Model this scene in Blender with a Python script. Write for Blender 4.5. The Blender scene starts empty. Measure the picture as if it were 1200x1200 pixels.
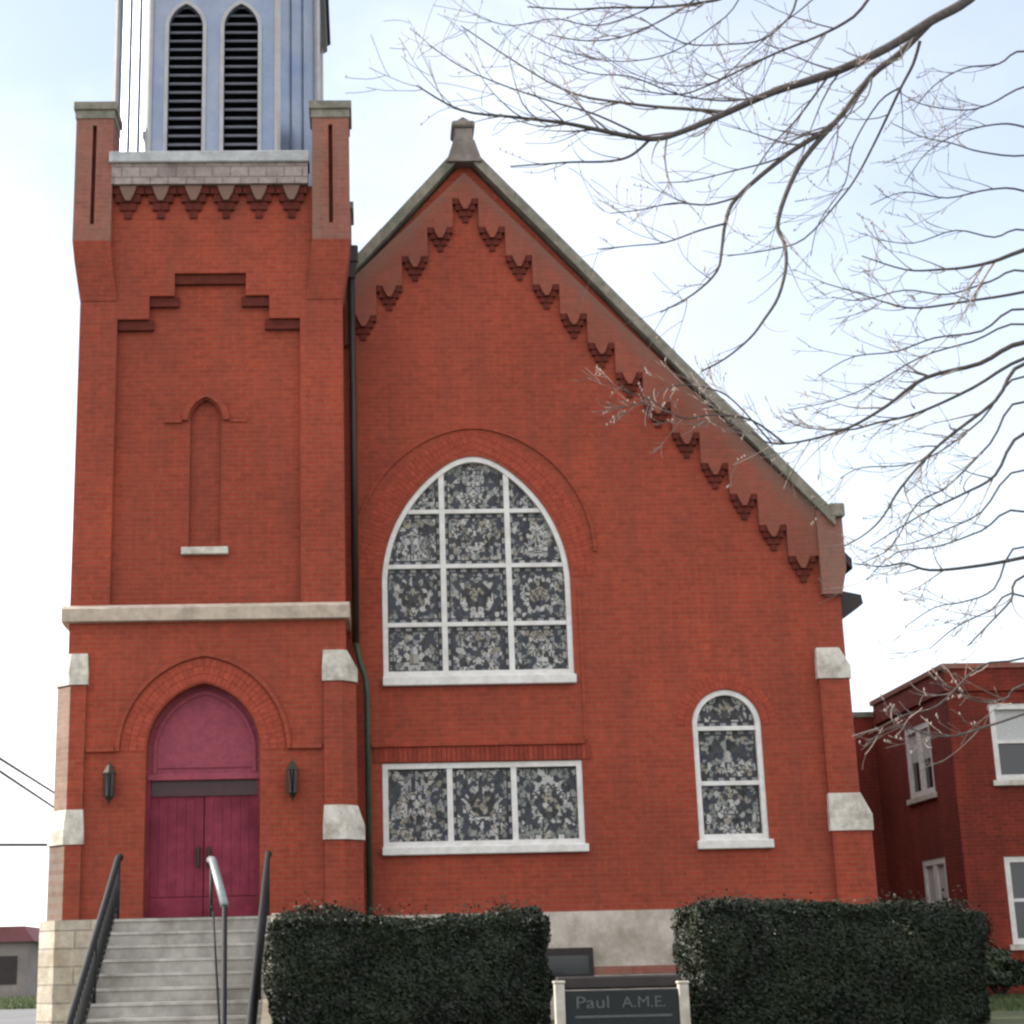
import bpy, bmesh, math, random
from mathutils import Vector, Matrix, noise
from mathutils.geometry import tessellate_polygon
R = math.radians
PI = math.pi
random.seed(7)
sc = bpy.context.scene
COL = sc.collection

# ------------------------------------------------------------------ materials
def new_mat(name):
    m = bpy.data.materials.new(name); m.use_nodes = True
    nt = m.node_tree
    return m, nt, nt.nodes['Principled BSDF']

def N(nt, t, **kw):
    n = nt.nodes.new(t)
    for k, v in kw.items():
        setattr(n, k, v)
    return n

def facecoord(nt):
    """brick / ashlar coordinates on any vertical wall: (x+y, z)"""
    g = N(nt, 'ShaderNodeNewGeometry'); s = N(nt, 'ShaderNodeSeparateXYZ')
    a = N(nt, 'ShaderNodeMath', operation='ADD'); c = N(nt, 'ShaderNodeCombineXYZ')
    L = nt.links
    L.new(g.outputs['Position'], s.inputs[0]); L.new(s.outputs[0], a.inputs[0]); L.new(s.outputs[1], a.inputs[1])
    L.new(a.outputs[0], c.inputs[0]); L.new(s.outputs[2], c.inputs[1])
    return c.outputs[0], g.outputs['Position']

def noise_n(nt, pos, scale, detail=4, rough=.55):
    n = N(nt, 'ShaderNodeTexNoise'); n.inputs['Scale'].default_value = scale
    n.inputs['Detail'].default_value = detail; n.inputs['Roughness'].default_value = rough
    nt.links.new(pos, n.inputs['Vector']); return n.outputs['Fac']

def ramp(nt, fac, stops):
    r = N(nt, 'ShaderNodeValToRGB'); e = r.color_ramp.elements
    while len(e) < len(stops): e.new(.5)
    for i, (p, c) in enumerate(stops):
        e[i].position = p; e[i].color = (c[0], c[1], c[2], 1) if not isinstance(c, (int, float)) else (c, c, c, 1)
    nt.links.new(fac, r.inputs[0]); return r.outputs[0]

def mix(nt, a, b, fac, mode='MIX'):
    m = N(nt, 'ShaderNodeMix', data_type='RGBA', blend_type=mode)
    for s, v in ((6, a), (7, b), (0, fac)):
        if hasattr(v, 'node'): nt.links.new(v, m.inputs[s])
        elif s == 0: m.inputs[0].default_value = v
        else: m.inputs[s].default_value = (v[0], v[1], v[2], 1)
    return m.outputs[2]

def bump(nt, bs, h, strength=.3, dist=.01):
    b = N(nt, 'ShaderNodeBump'); b.inputs['Strength'].default_value = strength; b.inputs['Distance'].default_value = dist
    nt.links.new(h, b.inputs['Height']); nt.links.new(b.outputs[0], bs.inputs['Normal'])

def brick_mat(name, c1, c2, mortar, dirt=None, dirt_amt=.5, rough=.85, blotch=.35, rake=False):
    m, nt, bs = new_mat(name); uv, pos = facecoord(nt)
    b = N(nt, 'ShaderNodeTexBrick'); b.offset = .5
    nt.links.new(uv, b.inputs['Vector'])
    b.inputs['Scale'].default_value = 1; b.inputs['Brick Width'].default_value = .215
    b.inputs['Row Height'].default_value = .075; b.inputs['Mortar Size'].default_value = .008
    b.inputs['Mortar Smooth'].default_value = .3; b.inputs['Bias'].default_value = 0
    for k, c in (('Color1', c1), ('Color2', c2), ('Mortar', mortar)):
        b.inputs[k].default_value = (*c, 1)
    col = b.outputs['Color']
    n1 = noise_n(nt, pos, .55, 5, .6)
    col = mix(nt, col, ramp(nt, n1, [(.3, tuple(v*(1-blotch) for v in (1, 1, 1))), (.7, (1+blotch*.4,)*3)]), 1, 'MULTIPLY')
    n2 = noise_n(nt, pos, 9, 4, .7)
    col = mix(nt, col, ramp(nt, n2, [(.3, .78), (.7, 1.15)]), 1, 'MULTIPLY')
    # old streaks running down the wall
    mp = N(nt, 'ShaderNodeMapping'); mp.inputs['Scale'].default_value = (2.2, 2.2, .25); nt.links.new(pos, mp.inputs[0])
    n3 = noise_n(nt, mp.outputs[0], 1.6, 5, .65)
    if dirt:
        col = mix(nt, col, dirt, ramp(nt, n3, [(.35, 0.0), (.68, dirt_amt)]))
    if rake:   # soot and lichen washed down from the coping joints: a strip that follows the rake
        sp = N(nt, 'ShaderNodeSeparateXYZ'); nt.links.new(pos, sp.inputs[0])
        def mt(op, a, b_, c=None):
            q = N(nt, 'ShaderNodeMath', operation=op)
            for i, v in enumerate((a, b_, c)):
                if v is None: continue
                if hasattr(v, 'node'): nt.links.new(v, q.inputs[i])
                else: q.inputs[i].default_value = v
            return q.outputs[0]
        d = mt('ABSOLUTE', mt('SUBTRACT', sp.outputs[0], 1.7), 0)
        d = mt('SUBTRACT', mt('SUBTRACT', 14.62, mt('MULTIPLY', d, 1.14)), sp.outputs[2])
        d = mt('ADD', d, mt('MULTIPLY', n2, .5))
        col = mix(nt, col, (.165, .108, .085), ramp(nt, d, [(.50, .88), (1.05, .12)]))
    nt.links.new(col, bs.inputs['Base Color']); bs.inputs['Roughness'].default_value = rough
    bs.inputs['Specular IOR Level'].default_value = .25
    inv = N(nt, 'ShaderNodeMath', operation='MULTIPLY_ADD'); nt.links.new(b.outputs['Fac'], inv.inputs[0]); inv.inputs[1].default_value = -1; inv.inputs[2].default_value = 1
    bump(nt, bs, inv.outputs[0], .5, .006)
    return m

def plain_mat(name, c, rough=.7, var=.18, scale=6, metal=0, stain=None, stain_amt=.5, bumpy=.0, spec=.35):
    m, nt, bs = new_mat(name); g = N(nt, 'ShaderNodeNewGeometry'); pos = g.outputs['Position']
    n = noise_n(nt, pos, scale, 6, .65)
    col = mix(nt, c, ramp(nt, n, [(.3, 1-var), (.7, 1+var)]), 1, 'MULTIPLY')
    if stain:
        n3 = noise_n(nt, pos, scale*.35, 6, .7)
        col = mix(nt, col, stain, ramp(nt, n3, [(.45, 0.0), (.68, stain_amt)]))
    nt.links.new(col, bs.inputs['Base Color'])
    bs.inputs['Roughness'].default_value = rough; bs.inputs['Metallic'].default_value = metal
    bs.inputs['Specular IOR Level'].default_value = spec
    if bumpy: bump(nt, bs, n, bumpy, .02)
    return m

def ashlar_mat(name, c1, c2, mortar, w=.5, h=.24, stain=(.2, .14, .07)):
    m, nt, bs = new_mat(name); uv, pos = facecoord(nt)
    b = N(nt, 'ShaderNodeTexBrick'); b.offset = .43; nt.links.new(uv, b.inputs['Vector'])
    b.inputs['Scale'].default_value = 1; b.inputs['Brick Width'].default_value = w; b.inputs['Row Height'].default_value = h
    b.inputs['Mortar Size'].default_value = .012; b.inputs['Mortar Smooth'].default_value = .4
    for k, c in (('Color1', c1), ('Color2', c2), ('Mortar', mortar)): b.inputs[k].default_value = (*c, 1)
    n = noise_n(nt, pos, 7, 7, .7)
    col = mix(nt, b.outputs['Color'], ramp(nt, n, [(.3, .7), (.7, 1.2)]), 1, 'MULTIPLY')
    n3 = noise_n(nt, pos, 1.7, 5, .7)
    col = mix(nt, col, stain, ramp(nt, n3, [(.5, 0.0), (.7, .55)]))
    nt.links.new(col, bs.inputs['Base Color']); bs.inputs['Roughness'].default_value = .9
    ad = N(nt, 'ShaderNodeMath', operation='SUBTRACT'); nt.links.new(n, ad.inputs[0]); nt.links.new(b.outputs['Fac'], ad.inputs[1])
    bump(nt, bs, ad.outputs[0], .8, .03)
    return m

def attr_mat(name, rough=.6, var=.25, scale=14, spec=.4, coat=0, bumpy=0):
    m, nt, bs = new_mat(name)
    a = N(nt, 'ShaderNodeAttribute', attribute_name='Col'); g = N(nt, 'ShaderNodeNewGeometry')
    n = noise_n(nt, g.outputs['Position'], scale, 4, .6)
    col = mix(nt, a.outputs['Color'], ramp(nt, n, [(.3, 1-var), (.7, 1+var)]), 1, 'MULTIPLY')
    nt.links.new(col, bs.inputs['Base Color']); bs.inputs['Roughness'].default_value = rough
    bs.inputs['Specular IOR Level'].default_value = spec; bs.inputs['Coat Weight'].default_value = coat
    if bumpy: bump(nt, bs, n, bumpy, .01)
    return m

BR1, BR2, MOR = (.335, .055, .026), (.275, .044, .021), (.28, .082, .050)
M = {}
M['brick'] = brick_mat('red_brick', BR1, BR2, MOR, (.15, .042, .030), .45, blotch=.22)
M['brick_w'] = brick_mat('weathered_brick', (.33, .100, .070), (.26, .080, .058), (.27, .13, .10), (.19, .13, .10), .7, blotch=.3)
M['brick_band'] = brick_mat('rake_band_brick', (.29, .060, .034), (.24, .050, .029), (.24, .07, .045), (.16, .07, .05), .5, blotch=.3, rake=True)
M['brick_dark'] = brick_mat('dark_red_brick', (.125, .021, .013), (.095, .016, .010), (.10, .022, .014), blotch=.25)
M['brick_n'] = brick_mat('neighbour_brick', (.23, .030, .017), (.16, .022, .013), (.21, .05, .03), (.08, .016, .010), .6)
M['vous'] = attr_mat('arch_brick', .85, .2, 20, .25)
M['brick_sunlit'] = brick_mat('painted_sunlit_brick', (.23, .15, .115), (.19, .12, .095), (.22, .17, .14), (.16, .13, .11), .5)  # paler than the wall brick: sunlight put into the colour
M['stone'] = plain_mat('trim_limestone', (.46, .38, .31), .85, .14, 9, stain=(.20, .17, .13), stain_amt=.6, bumpy=.3)
M['cap_stone'] = plain_mat('buttress_limestone', (.55, .52, .46), .85, .12, 9, stain=(.22, .19, .15), stain_amt=.8, bumpy=.3)
M['coping'] = plain_mat('mossy_coping', (.21, .19, .155), .9, .3, 7, stain=(.09, .10, .07), stain_amt=.8, bumpy=.5)
M['finial'] = plain_mat('finial_stone', (.21, .18, .16), .9, .25, 8, stain=(.10, .09, .08), stain_amt=.7, bumpy=.4)
M['parapet'] = ashlar_mat('parapet_stone', (.33, .27, .25), (.28, .225, .21), (.22, .18, .17), .28, .18, (.09, .07, .07))
M['pcop'] = plain_mat('parapet_coping', (.40, .41, .42), .7, .16, 7, stain=(.2, .2, .21), stain_amt=.6, bumpy=.2)
M['ashlar'] = ashlar_mat('foundation_ashlar', (.42, .38, .32), (.31, .28, .235), (.25, .23, .20))
M['found_s'] = plain_mat('foundation_stone', (.46, .41, .36), .9, .22, 4, stain=(.22, .18, .13), stain_amt=.75, bumpy=.5)
M['bel'] = plain_mat('belfry_grey_paint', (.215, .245, .310), .42, .12, 3, metal=.55, stain=(.13, .18, .29), stain_amt=.7, spec=.4)
M['bel2'] = plain_mat('belfry_corner_trim', (.36, .36, .38), .6, .12, 5, stain=(.32, .27, .24), stain_amt=.4, spec=.4)
M['slat'] = plain_mat('louver_slats', (.16, .165, .20), .6, .2, 12)
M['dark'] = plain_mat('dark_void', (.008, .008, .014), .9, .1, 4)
M['white'] = plain_mat('white_window_paint', (.62, .61, .59), .5, .1, 10, stain=(.42, .38, .34), stain_amt=.5)
M['door'] = plain_mat('magenta_door_paint', (.185, .027, .046), .65, .25, 5, stain=(.10, .012, .026), stain_amt=.8, spec=.15)
M['tymp'] = plain_mat('tympanum_paint', (.245, .044, .066), .7, .16, 18, stain=(.15, .025, .05), stain_amt=.6, bumpy=.2)
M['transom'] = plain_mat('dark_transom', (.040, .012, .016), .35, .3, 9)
M['iron'] = plain_mat('black_iron', (.010, .012, .014), .6, .3, 12, spec=.3)
M['galv'] = plain_mat('grey_rail_paint', (.20, .23, .235), .45, .2, 10, metal=.3)
M['bronze'] = plain_mat('dark_bronze', (.03, .028, .018), .5, .3, 20, metal=.4)
M['pipe'] = plain_mat('dark_downspout_paint', (.022, .016, .016), .5, .3, 4)
M['pipe_g'] = plain_mat('green_downspout_paint', (.035, .055, .035), .5, .3, 4)
M['roof'] = plain_mat('slate_roof', (.05, .05, .055), .8, .3, 5)
M['conc'] = plain_mat('step_concrete', (.34, .325, .30), .9, .26, 4, stain=(.17, .15, .125), stain_amt=.75, bumpy=.2)
M['cheek'] = plain_mat('cheek_wall_stone', (.36, .32, .26), .9, .2, 6, stain=(.18, .15, .1), stain_amt=.6, bumpy=.3)
M['glass'] = attr_mat('stained_glass', .3, .22, 30, .18)
M['lead'] = plain_mat('window_lead', (.11, .11, .112), .5, .15, 20, metal=.2)
M['nglass'] = plain_mat('dark_window_glass', (.012, .016, .02), .08, .1, 3, spec=.6)
M['blind'] = plain_mat('pale_window_blind', (.42, .42, .42), .7, .15, 20)
M['bark'] = plain_mat('grey_bark', (.085, .075, .07), .9, .3, 20, bumpy=.4, spec=.15)
M['twig'] = plain_mat('twig_bark', (.25, .21, .19), .9, .25, 30, spec=.15)
M['signb'] = plain_mat('sign_board', (.006, .010, .012), .5, .3, 14, spec=.3)
M['signl'] = plain_mat('faded_letters', (.07, .08, .08), .7, .4, 60)
M['post'] = plain_mat('white_post_paint', (.40, .38, .34), .7, .15, 12, stain=(.25, .2, .15), stain_amt=.6)
M['asphalt'] = plain_mat('asphalt', (.13, .13, .135), .9, .2, .5, stain=(.2, .19, .18), stain_amt=.5)
M['street'] = plain_mat('street_asphalt', (.05, .05, .052), .9, .25, 2)
M['walk'] = plain_mat('sidewalk_concrete', (.28, .27, .25), .9, .14, 2)
M['soil'] = plain_mat('lawn_ground', (.055, .07, .028), 1, .35, 3, stain=(.12, .10, .05), stain_amt=.7)
M['wire'] = plain_mat('black_cable', (.06, .06, .065), .6, .1, 4)
M['farwall'] = plain_mat('far_wall', (.20, .175, .165), .9, .2, .6, stain=(.10, .09, .09), stain_amt=.6)
M['farroof'] = plain_mat('far_roof', (.16, .06, .065), .8, .2, .5)

def leaf_mat(name, c1, c2, c3=(.04, .045, .015)):
    m, nt, bs = new_mat(name)
    a = N(nt, 'ShaderNodeAttribute', attribute_name='Col')
    s = N(nt, 'ShaderNodeSeparateColor'); nt.links.new(a.outputs['Color'], s.inputs[0])
    nt.links.new(mix(nt, mix(nt, c1, c2, s.outputs[0]), c3, s.outputs[2]), bs.inputs['Base Color'])
    bs.inputs['Roughness'].default_value = .55; bs.inputs['Specular IOR Level'].default_value = .3
    return m
M['leaf'] = leaf_mat('yew_leaves', (.003, .007, .003), (.012, .020, .008), (.022, .024, .011))
M['grass'] = leaf_mat('grass_blades', (.035, .06, .018), (.10, .12, .045))
M['ivy'] = leaf_mat('ivy_leaves', (.012, .022, .010), (.035, .05, .02))

# ------------------------------------------------------------------ helpers
def tag(o, label=None, cat=None, group=None, kind=None):
    if label: o['label'] = label
    if cat: o['category'] = cat
    if group: o['group'] = group
    if kind: o['kind'] = kind
    return o

def thing(name, label, cat, loc, group=None):
    o = bpy.data.objects.new(name, None); COL.objects.link(o); o.location = loc; o.empty_display_size = .3
    return tag(o, label, cat, group)

def obj(name, bm, mat, parent=None, smooth=False):
    me = bpy.data.meshes.new(name)
    if isinstance(bm, tuple):
        me.from_pydata(*bm)
    else:
        bm.normal_update(); bm.to_mesh(me); bm.free()
    for m in (mat if isinstance(mat, list) else [mat]): me.materials.append(m)
    if smooth: me.shade_smooth()
    o = bpy.data.objects.new(name, me); COL.objects.link(o)
    if parent:
        o.parent = parent
        if parent.type == 'EMPTY': o.matrix_parent_inverse = Matrix.Translation(parent.location).inverted()
    return o

def BM(): return bmesh.new()

def box(bm, x0, x1, y0, y1, z0, z1, bev=0):
    vs = [bm.verts.new(p) for p in ((x0,y0,z0),(x1,y0,z0),(x1,y1,z0),(x0,y1,z0),(x0,y0,z1),(x1,y0,z1),(x1,y1,z1),(x0,y1,z1))]
    fs = [bm.faces.new([vs[i] for i in q]) for q in ((0,3,2,1),(4,5,6,7),(0,1,5,4),(1,2,6,5),(2,3,7,6),(3,0,4,7))]
    if bev:
        es = list({e for f in fs for e in f.edges})
        bmesh.ops.bevel(bm, geom=es, offset=bev, segments=1, affect='EDGES')
    return vs

def prism_xz(bm, pts, y0, y1, back=True):
    """polygon in x,z extruded along y"""
    a = [bm.verts.new((x, y0, z)) for x, z in pts]; b = [bm.verts.new((x, y1, z)) for x, z in pts]
    n = len(pts)
    for t in tessellate_polygon([[Vector((x, z, 0)) for x, z in pts]]):
        try:
            bm.faces.new([a[i] for i in t])
            if back: bm.faces.new([b[i] for i in reversed(t)])
        except ValueError: pass
    for i in range(n):
        j = (i+1) % n; bm.faces.new((a[i], b[i], b[j], a[j]))

def prism_xy(bm, pts, z0, z1):
    a = [bm.verts.new((x, y, z0)) for x, y in pts]; b = [bm.verts.new((x, y, z1)) for x, y in pts]
    n = len(pts)
    bm.faces.new(list(reversed(a))); bm.faces.new(b)
    for i in range(n):
        j = (i+1) % n; bm.faces.new((a[i], a[j], b[j], b[i]))

def plate(bm, outer, holes, y0, y1, depth=None, back=False):
    loops = [outer]+holes
    flat = [p for l in loops for p in l]
    vs = [bm.verts.new((x, y0, z)) for x, z in flat]
    for t in tessellate_polygon([[Vector((x, z, 0)) for x, z in l] for l in loops]):
        f = bm.faces.new([vs[i] for i in t])
    k = 0
    for li, l in enumerate(loops):
        yb = y1 if li == 0 else (depth or y1)
        bb = [bm.verts.new((x, yb, z)) for x, z in l]; n = len(l)
        for i in range(n):
            j = (i+1) % n; bm.faces.new((vs[k+i], vs[k+j], bb[j], bb[i]))
        k += n
    bmesh.ops.recalc_face_normals(bm, faces=bm.faces)

def arch(cx, w, zs, rise, n=14, d=0):
    """points left spring -> apex -> right spring of a pointed arch grown by d"""
    r = (rise*rise+w*w)/(2*w); c = r-w; rr = r+d
    if c < 1e-3: c = 0
    ap = math.acos(min(1, c/rr)); out = []
    for i in range(n+1):
        t = ap*i/n; out.append((cx+c-rr*math.cos(t), zs+rr*math.sin(t)))
    for i in range(n-1, -1, -1):
        t = ap*i/n; out.append((cx-c+rr*math.cos(t), zs+rr*math.sin(t)))
    if w > 1:      # the big window's point is eased to a soft curve
        e = .42; zt = zs+math.sqrt(rr*rr-(c+e)**2); sl_ = (c+e)/math.sqrt(rr*rr-(c+e)**2)
        out = [(x, z if abs(x-cx) >= e else zt+sl_*(e*e-(x-cx)**2)/(2*e)) for x, z in out]
    return out

def arch_open(cx, w, z0, zs, rise, n=14, d=0):
    return [(cx-w-d, z0-d)]+arch(cx, w, zs, rise, n, d)+[(cx+w+d, z0-d)]

def ring(bm, cx, w, z0, zs, rise, d0, d1, y0, y1, n=14):
    """flat band between arch offsets d0 and d1 (jambs down to z0)"""
    A = [(cx-w-d0, z0)]+arch(cx, w, zs, rise, n, d0)+[(cx+w+d0, z0)]
    B = [(cx-w-d1, z0)]+arch(cx, w, zs, rise, n, d1)+[(cx+w+d1, z0)]
    va = [[bm.verts.new((p[0], y, p[1])) for p in A] for y in (y0, y1)]
    vb = [[bm.verts.new((p[0], y, p[1])) for p in B] for y in (y0, y1)]
    for i in range(len(A)-1):
        bm.faces.new((va[0][i], vb[0][i], vb[0][i+1], va[0][i+1]))
        bm.faces.new((va[1][i], va[1][i+1], vb[1][i+1], vb[1][i]))
        bm.faces.new((va[0][i], va[0][i+1], va[1][i+1], va[1][i]))
        bm.faces.new((vb[0][i], vb[1][i], vb[1][i+1], vb[0][i+1]))
    for i in (0, -1):
        bm.faces.new((va[0][i], va[1][i], vb[1][i], vb[0][i]))

def paint(me_obj, cols):
    me = me_obj.data; ca = me.color_attributes.new('Col', 'FLOAT_COLOR', 'CORNER')
    flat = []
    for p in me.polygons:
        c = cols[p.index]; flat += [c[0], c[1], c[2], 1.0]*p.loop_total
    ca.data.foreach_set('color', flat)

def voussoirs(name, cx, w, z0, zs, rise, d0, d1, y0, y1, parent, bw=.075):
    """individual arch bricks standing on end round the opening"""
    V = []; F = []; C = []
    r = (rise*rise+w*w)/(2*w); c = max(0, r-w)
    rm = r+(d0+d1)/2
    ap = math.acos(c/rm)
    nb = max(6, int(rm*ap/bw)); rows = max(1, round((d1-d0)/.11)); zoff = 0
    for side in (-1, 1):
        for i in range(nb):
            for k in range(rows):
                ra = r+d0+(d1-d0)*k/rows+.003; rb = r+d0+(d1-d0)*(k+1)/rows-.003
                g = .0022/rm
                t0 = ap*i/nb+g; t1 = ap*(i+1)/nb-g
                col = random.uniform(.88, 1.10); b = len(V); yy = y0+random.uniform(-.001, .001)
                for y in (yy, y1):
                    for rr, t in ((ra, t0), (rb, t0), (rb, t1), (ra, t1)):
                        V.append((cx+side*(-c+rr*math.cos(t)), y, zs+rr*math.sin(t)))
                for f in ((0,1,2,3),(0,1,5,4),(1,2,6,5),(2,3,7,6),(3,0,4,7)):
                    F.append(tuple(b+q for q in f)); C.append((.285*col, .052*col, .029*col))
    o = obj(name, (V, [], F), M['vous'], parent); paint(o, C)
    return o

def tube(V, F, pts, rad, seg=5):
    b = len(V); n = len(pts)
    for i, p in enumerate(pts):
        a = pts[max(0, i-1)]; c = pts[min(n-1, i+1)]
        d = (c-a).normalized() if (c-a).length > 1e-6 else Vector((0, 0, 1))
        u = d.cross(Vector((.3, .9, .2))).normalized(); v = d.cross(u)
        for k in range(seg):
            t = 2*PI*k/seg; V.append(p+(u*math.cos(t)+v*math.sin(t))*rad[i])
    for i in range(n-1):
        for k in range(seg):
            k2 = (k+1) % seg
            F.append((b+i*seg+k, b+i*seg+k2, b+(i+1)*seg+k2, b+(i+1)*seg+k))
    F.append(tuple(b+k for k in range(seg))[::-1]); F.append(tuple(b+(n-1)*seg+k for k in range(seg)))

def tube_obj(name, runs, mat, parent=None, seg=8, smooth=True):
    V, F = [], []
    for pts, r in runs:
        pts = [Vector(p) for p in pts]; tube(V, F, pts, r if isinstance(r, list) else [r]*len(pts), seg)
    return obj(name, ([tuple(v) for v in V], [], F), mat, parent, smooth)

# ------------------------------------------------------------------ camera
fpx, ppx = 1962., 497.
p_, r_, y_ = R(15.13), R(-1.313), R(2.106)
fw = Vector((math.sin(y_)*math.cos(p_), math.cos(y_)*math.cos(p_), math.sin(p_)))
rt = Vector((math.cos(y_), -math.sin(y_), 0)); up = rt.cross(fw)
rt2 = math.cos(r_)*rt+math.sin(r_)*up; up2 = -math.sin(r_)*rt+math.cos(r_)*up
EYE = Vector((0, 0, 1.6))
cam = bpy.data.objects.new('camera', bpy.data.cameras.new('camera')); COL.objects.link(cam)
mw = Matrix((rt2, up2, -fw)).transposed().to_4x4(); mw.translation = EYE; cam.matrix_world = mw
cam.data.sensor_width = 36; cam.data.lens = 36*fpx/1200; cam.data.shift_x = (600-ppx)/1200
cam.data.clip_end = 3000; cam.data.clip_start = .1
sc.camera = cam
def at(px, py, Y):
    d = rt2*((px-ppx)/fpx)-up2*((py-600)/fpx)+fw
    return EYE+d*(Y/d.y)

CLOUD = 7.5
# ------------------------------------------------------------------ world + sun
SUN = Vector((-.90, .17, .47)).normalized()
el = math.asin(SUN.z); az = math.atan2(SUN.x, SUN.y)
w = bpy.data.worlds.new('World'); sc.world = w; w.use_nodes = True; nt = w.node_tree
bg = nt.nodes['Background']; sky = N(nt, 'ShaderNodeTexSky'); sky.sky_type = 'NISHITA'; sky.sun_disc = False
sky.sun_elevation = el; sky.sun_rotation = az; sky.air_density = 1.0; sky.dust_density = 2.0; sky.ozone_density = 1.2
tc = N(nt, 'ShaderNodeTexCoord'); mp = N(nt, 'ShaderNodeMapping'); mp.inputs['Scale'].default_value = (1, 1, 2.2)
nt.links.new(tc.outputs['Generated'], mp.inputs[0])
cn = noise_n(nt, mp.outputs[0], 2.3, 7, .6)
# thin cloud everywhere except a clearer, bluer gap high on the right
dt = N(nt, 'ShaderNodeVectorMath', operation='DOT_PRODUCT'); nt.links.new(tc.outputs['Generated'], dt.inputs[0]); dt.inputs[1].default_value = Vector((.52, .66, .54)).normalized()
ad = N(nt, 'ShaderNodeMath', operation='MULTIPLY_ADD'); nt.links.new(cn, ad.inputs[0]); ad.inputs[1].default_value = .22; ad.inputs[2].default_value = -.11
a2 = N(nt, 'ShaderNodeMath', operation='ADD'); nt.links.new(dt.outputs['Value'], a2.inputs[0]); nt.links.new(ad.outputs[0], a2.inputs[1])
cf = ramp(nt, a2.outputs[0], [(.56, .84), (1.0, .20)])
dt2 = N(nt, 'ShaderNodeVectorMath', operation='DOT_PRODUCT'); nt.links.new(tc.outputs['Generated'], dt2.inputs[0]); dt2.inputs[1].default_value = (at(0, -40, 10)-EYE).normalized()
a3 = N(nt, 'ShaderNodeMath', operation='MULTIPLY_ADD'); nt.links.new(ad.outputs[0], a3.inputs[0]); a3.inputs[1].default_value = .35; nt.links.new(dt2.outputs['Value'], a3.inputs[2])
cf2 = ramp(nt, a3.outputs[0], [(.955, 1.0), (1.0, .34)])
mm = N(nt, 'ShaderNodeMath', operation='MULTIPLY'); nt.links.new(cf, mm.inputs[0]); nt.links.new(cf2, mm.inputs[1]); cf = mm.outputs[0]
skc = mix(nt, sky.outputs[0], (CLOUD, CLOUD*1.0, CLOUD*1.01), cf)
nt.links.new(skc, bg.inputs['Color']); bg.inputs['Strength'].default_value = .10
sl = bpy.data.lights.new('sun', 'SUN'); sl.energy = 3.2; sl.angle = R(.6); sl.color = (1, .93, .82)
so = bpy.data.objects.new('sun', sl); COL.objects.link(so); so.rotation_euler = SUN.to_track_quat('Z', 'Y').to_euler(); so.location = (-20, 10, 30)
sc.view_settings.view_transform = 'Standard'; sc.view_settings.look = 'None'; sc.view_settings.gamma = 1
sc.view_settings.exposure = 1.5
sc.cycles.filter_width = 2.5

# ------------------------------------------------------------------ CHURCH
T, G = 24.0, 25.0        # planes of the tower face and of the gable wall
church = thing('church', 'red brick gothic church with square corner tower, tall gable and traceried white stained glass windows', 'church', (1.7, 25, .8))
BZ = 2.30                # top of the foundation

BW = (1.695, 1.445, 5.70, 7.20, 2.14)    # big window  cx, half width, bottom, spring, rise
SW = (5.40, .52, 3.20, 4.99, .53)
LWX0, LWX1, LWZ0, LWZ1 = .21, 3.19, 3.20, 4.50
apexz, slope = 14.62, 1.14
GX = 1.70
def gz(x): return apexz-slope*abs(x-GX)

# gable wall
bm = BM()
out = [(-3.9, BZ), (7.30, BZ), (7.30, 7.95), (GX, apexz-.3), (-3.9, gz(-3.9)-.3)]
plate(bm, out, [arch_open(*BW, 30), [(LWX0, LWZ0), (LWX0, LWZ1), (LWX1, LWZ1), (LWX1, LWZ0)], arch_open(*SW)], G, G+.4)
obj('gable_wall', bm, M['brick'], church)
bm = BM()
box(bm, 6.9, 7.295, G+.4, 47, BZ, 7.6); box(bm, -3.895, -3.5, 28.0, 47, BZ, 7.6); box(bm, -3.895, 7.295, 46.6, 47, BZ, 7.6)
obj('nave_wall', bm, M['brick'], church)
# roof slopes of the nave
bm = BM()
for s in (-1, 1):
    x1 = GX+s*5.95; z1 = apexz-.22-slope*5.95
    pts = [(GX, apexz-.22), (x1, z1), (x1, z1-.16), (GX, apexz-.42)]
    if s > 0: prism_xz(bm, pts, G+.401, 47.2)
    else: prism_xz(bm, pts, 28.05, 47.2)
ro = obj('roof', bm, M['roof'], church)
bm = BM()
prism_xz(bm, [(7.34, 7.05), (7.66, 6.98), (7.68, 6.84), (7.58, 6.76), (7.34, 6.60)], G+.12, 47)
obj('eave_gutter', bm, M['pipe'], ro)

# coping stones on the rakes: one row of slabs each side
bm = BM()
th = .24
def rake(bm, s, x0, x1, y0, y1):
    nst = int(abs(x1-x0)/.62)
    for i in range(nst):
        a = x0+(x1-x0)*i/nst; b = x0+(x1-x0)*(i+1)/nst
        g = .0015*s; a2 = a+g; b2 = b-g; j = random.uniform(-.008, .008)
        prism_xz(bm, [(a2, gz(a2)+j), (b2, gz(b2)+j), (b2, gz(b2)-th+j), (a2, gz(a2)-th+j)], y0+random.uniform(-.008, .008), y1)
rake(bm, 1, GX+.12, 7.28, G-.17, G+.55)
rake(bm, -1, GX-.12, -.28, G-.17, G+.55)
obj('gable_coping', bm, M['coping'], church)
# finial
bm = BM()
prism_xz(bm, [(GX-.29, apexz-.40), (GX+.29, apexz-.40), (GX+.17, apexz-.02), (GX-.17, apexz-.02)], G-.22, G+.5)
box(bm, GX-.15, GX+.15, G-.18, G+.3, apexz-.02, apexz+.22, .02)
box(bm, GX-.19, GX+.19, G-.22, G+.34, apexz+.22, apexz+.34, .03)
prism_xz(bm, [(GX-.14, apexz+.34), (GX+.14, apexz+.34), (GX, apexz+.43)], G-.15, G+.25)
obj('finial', bm, M['finial'], church)
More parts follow.
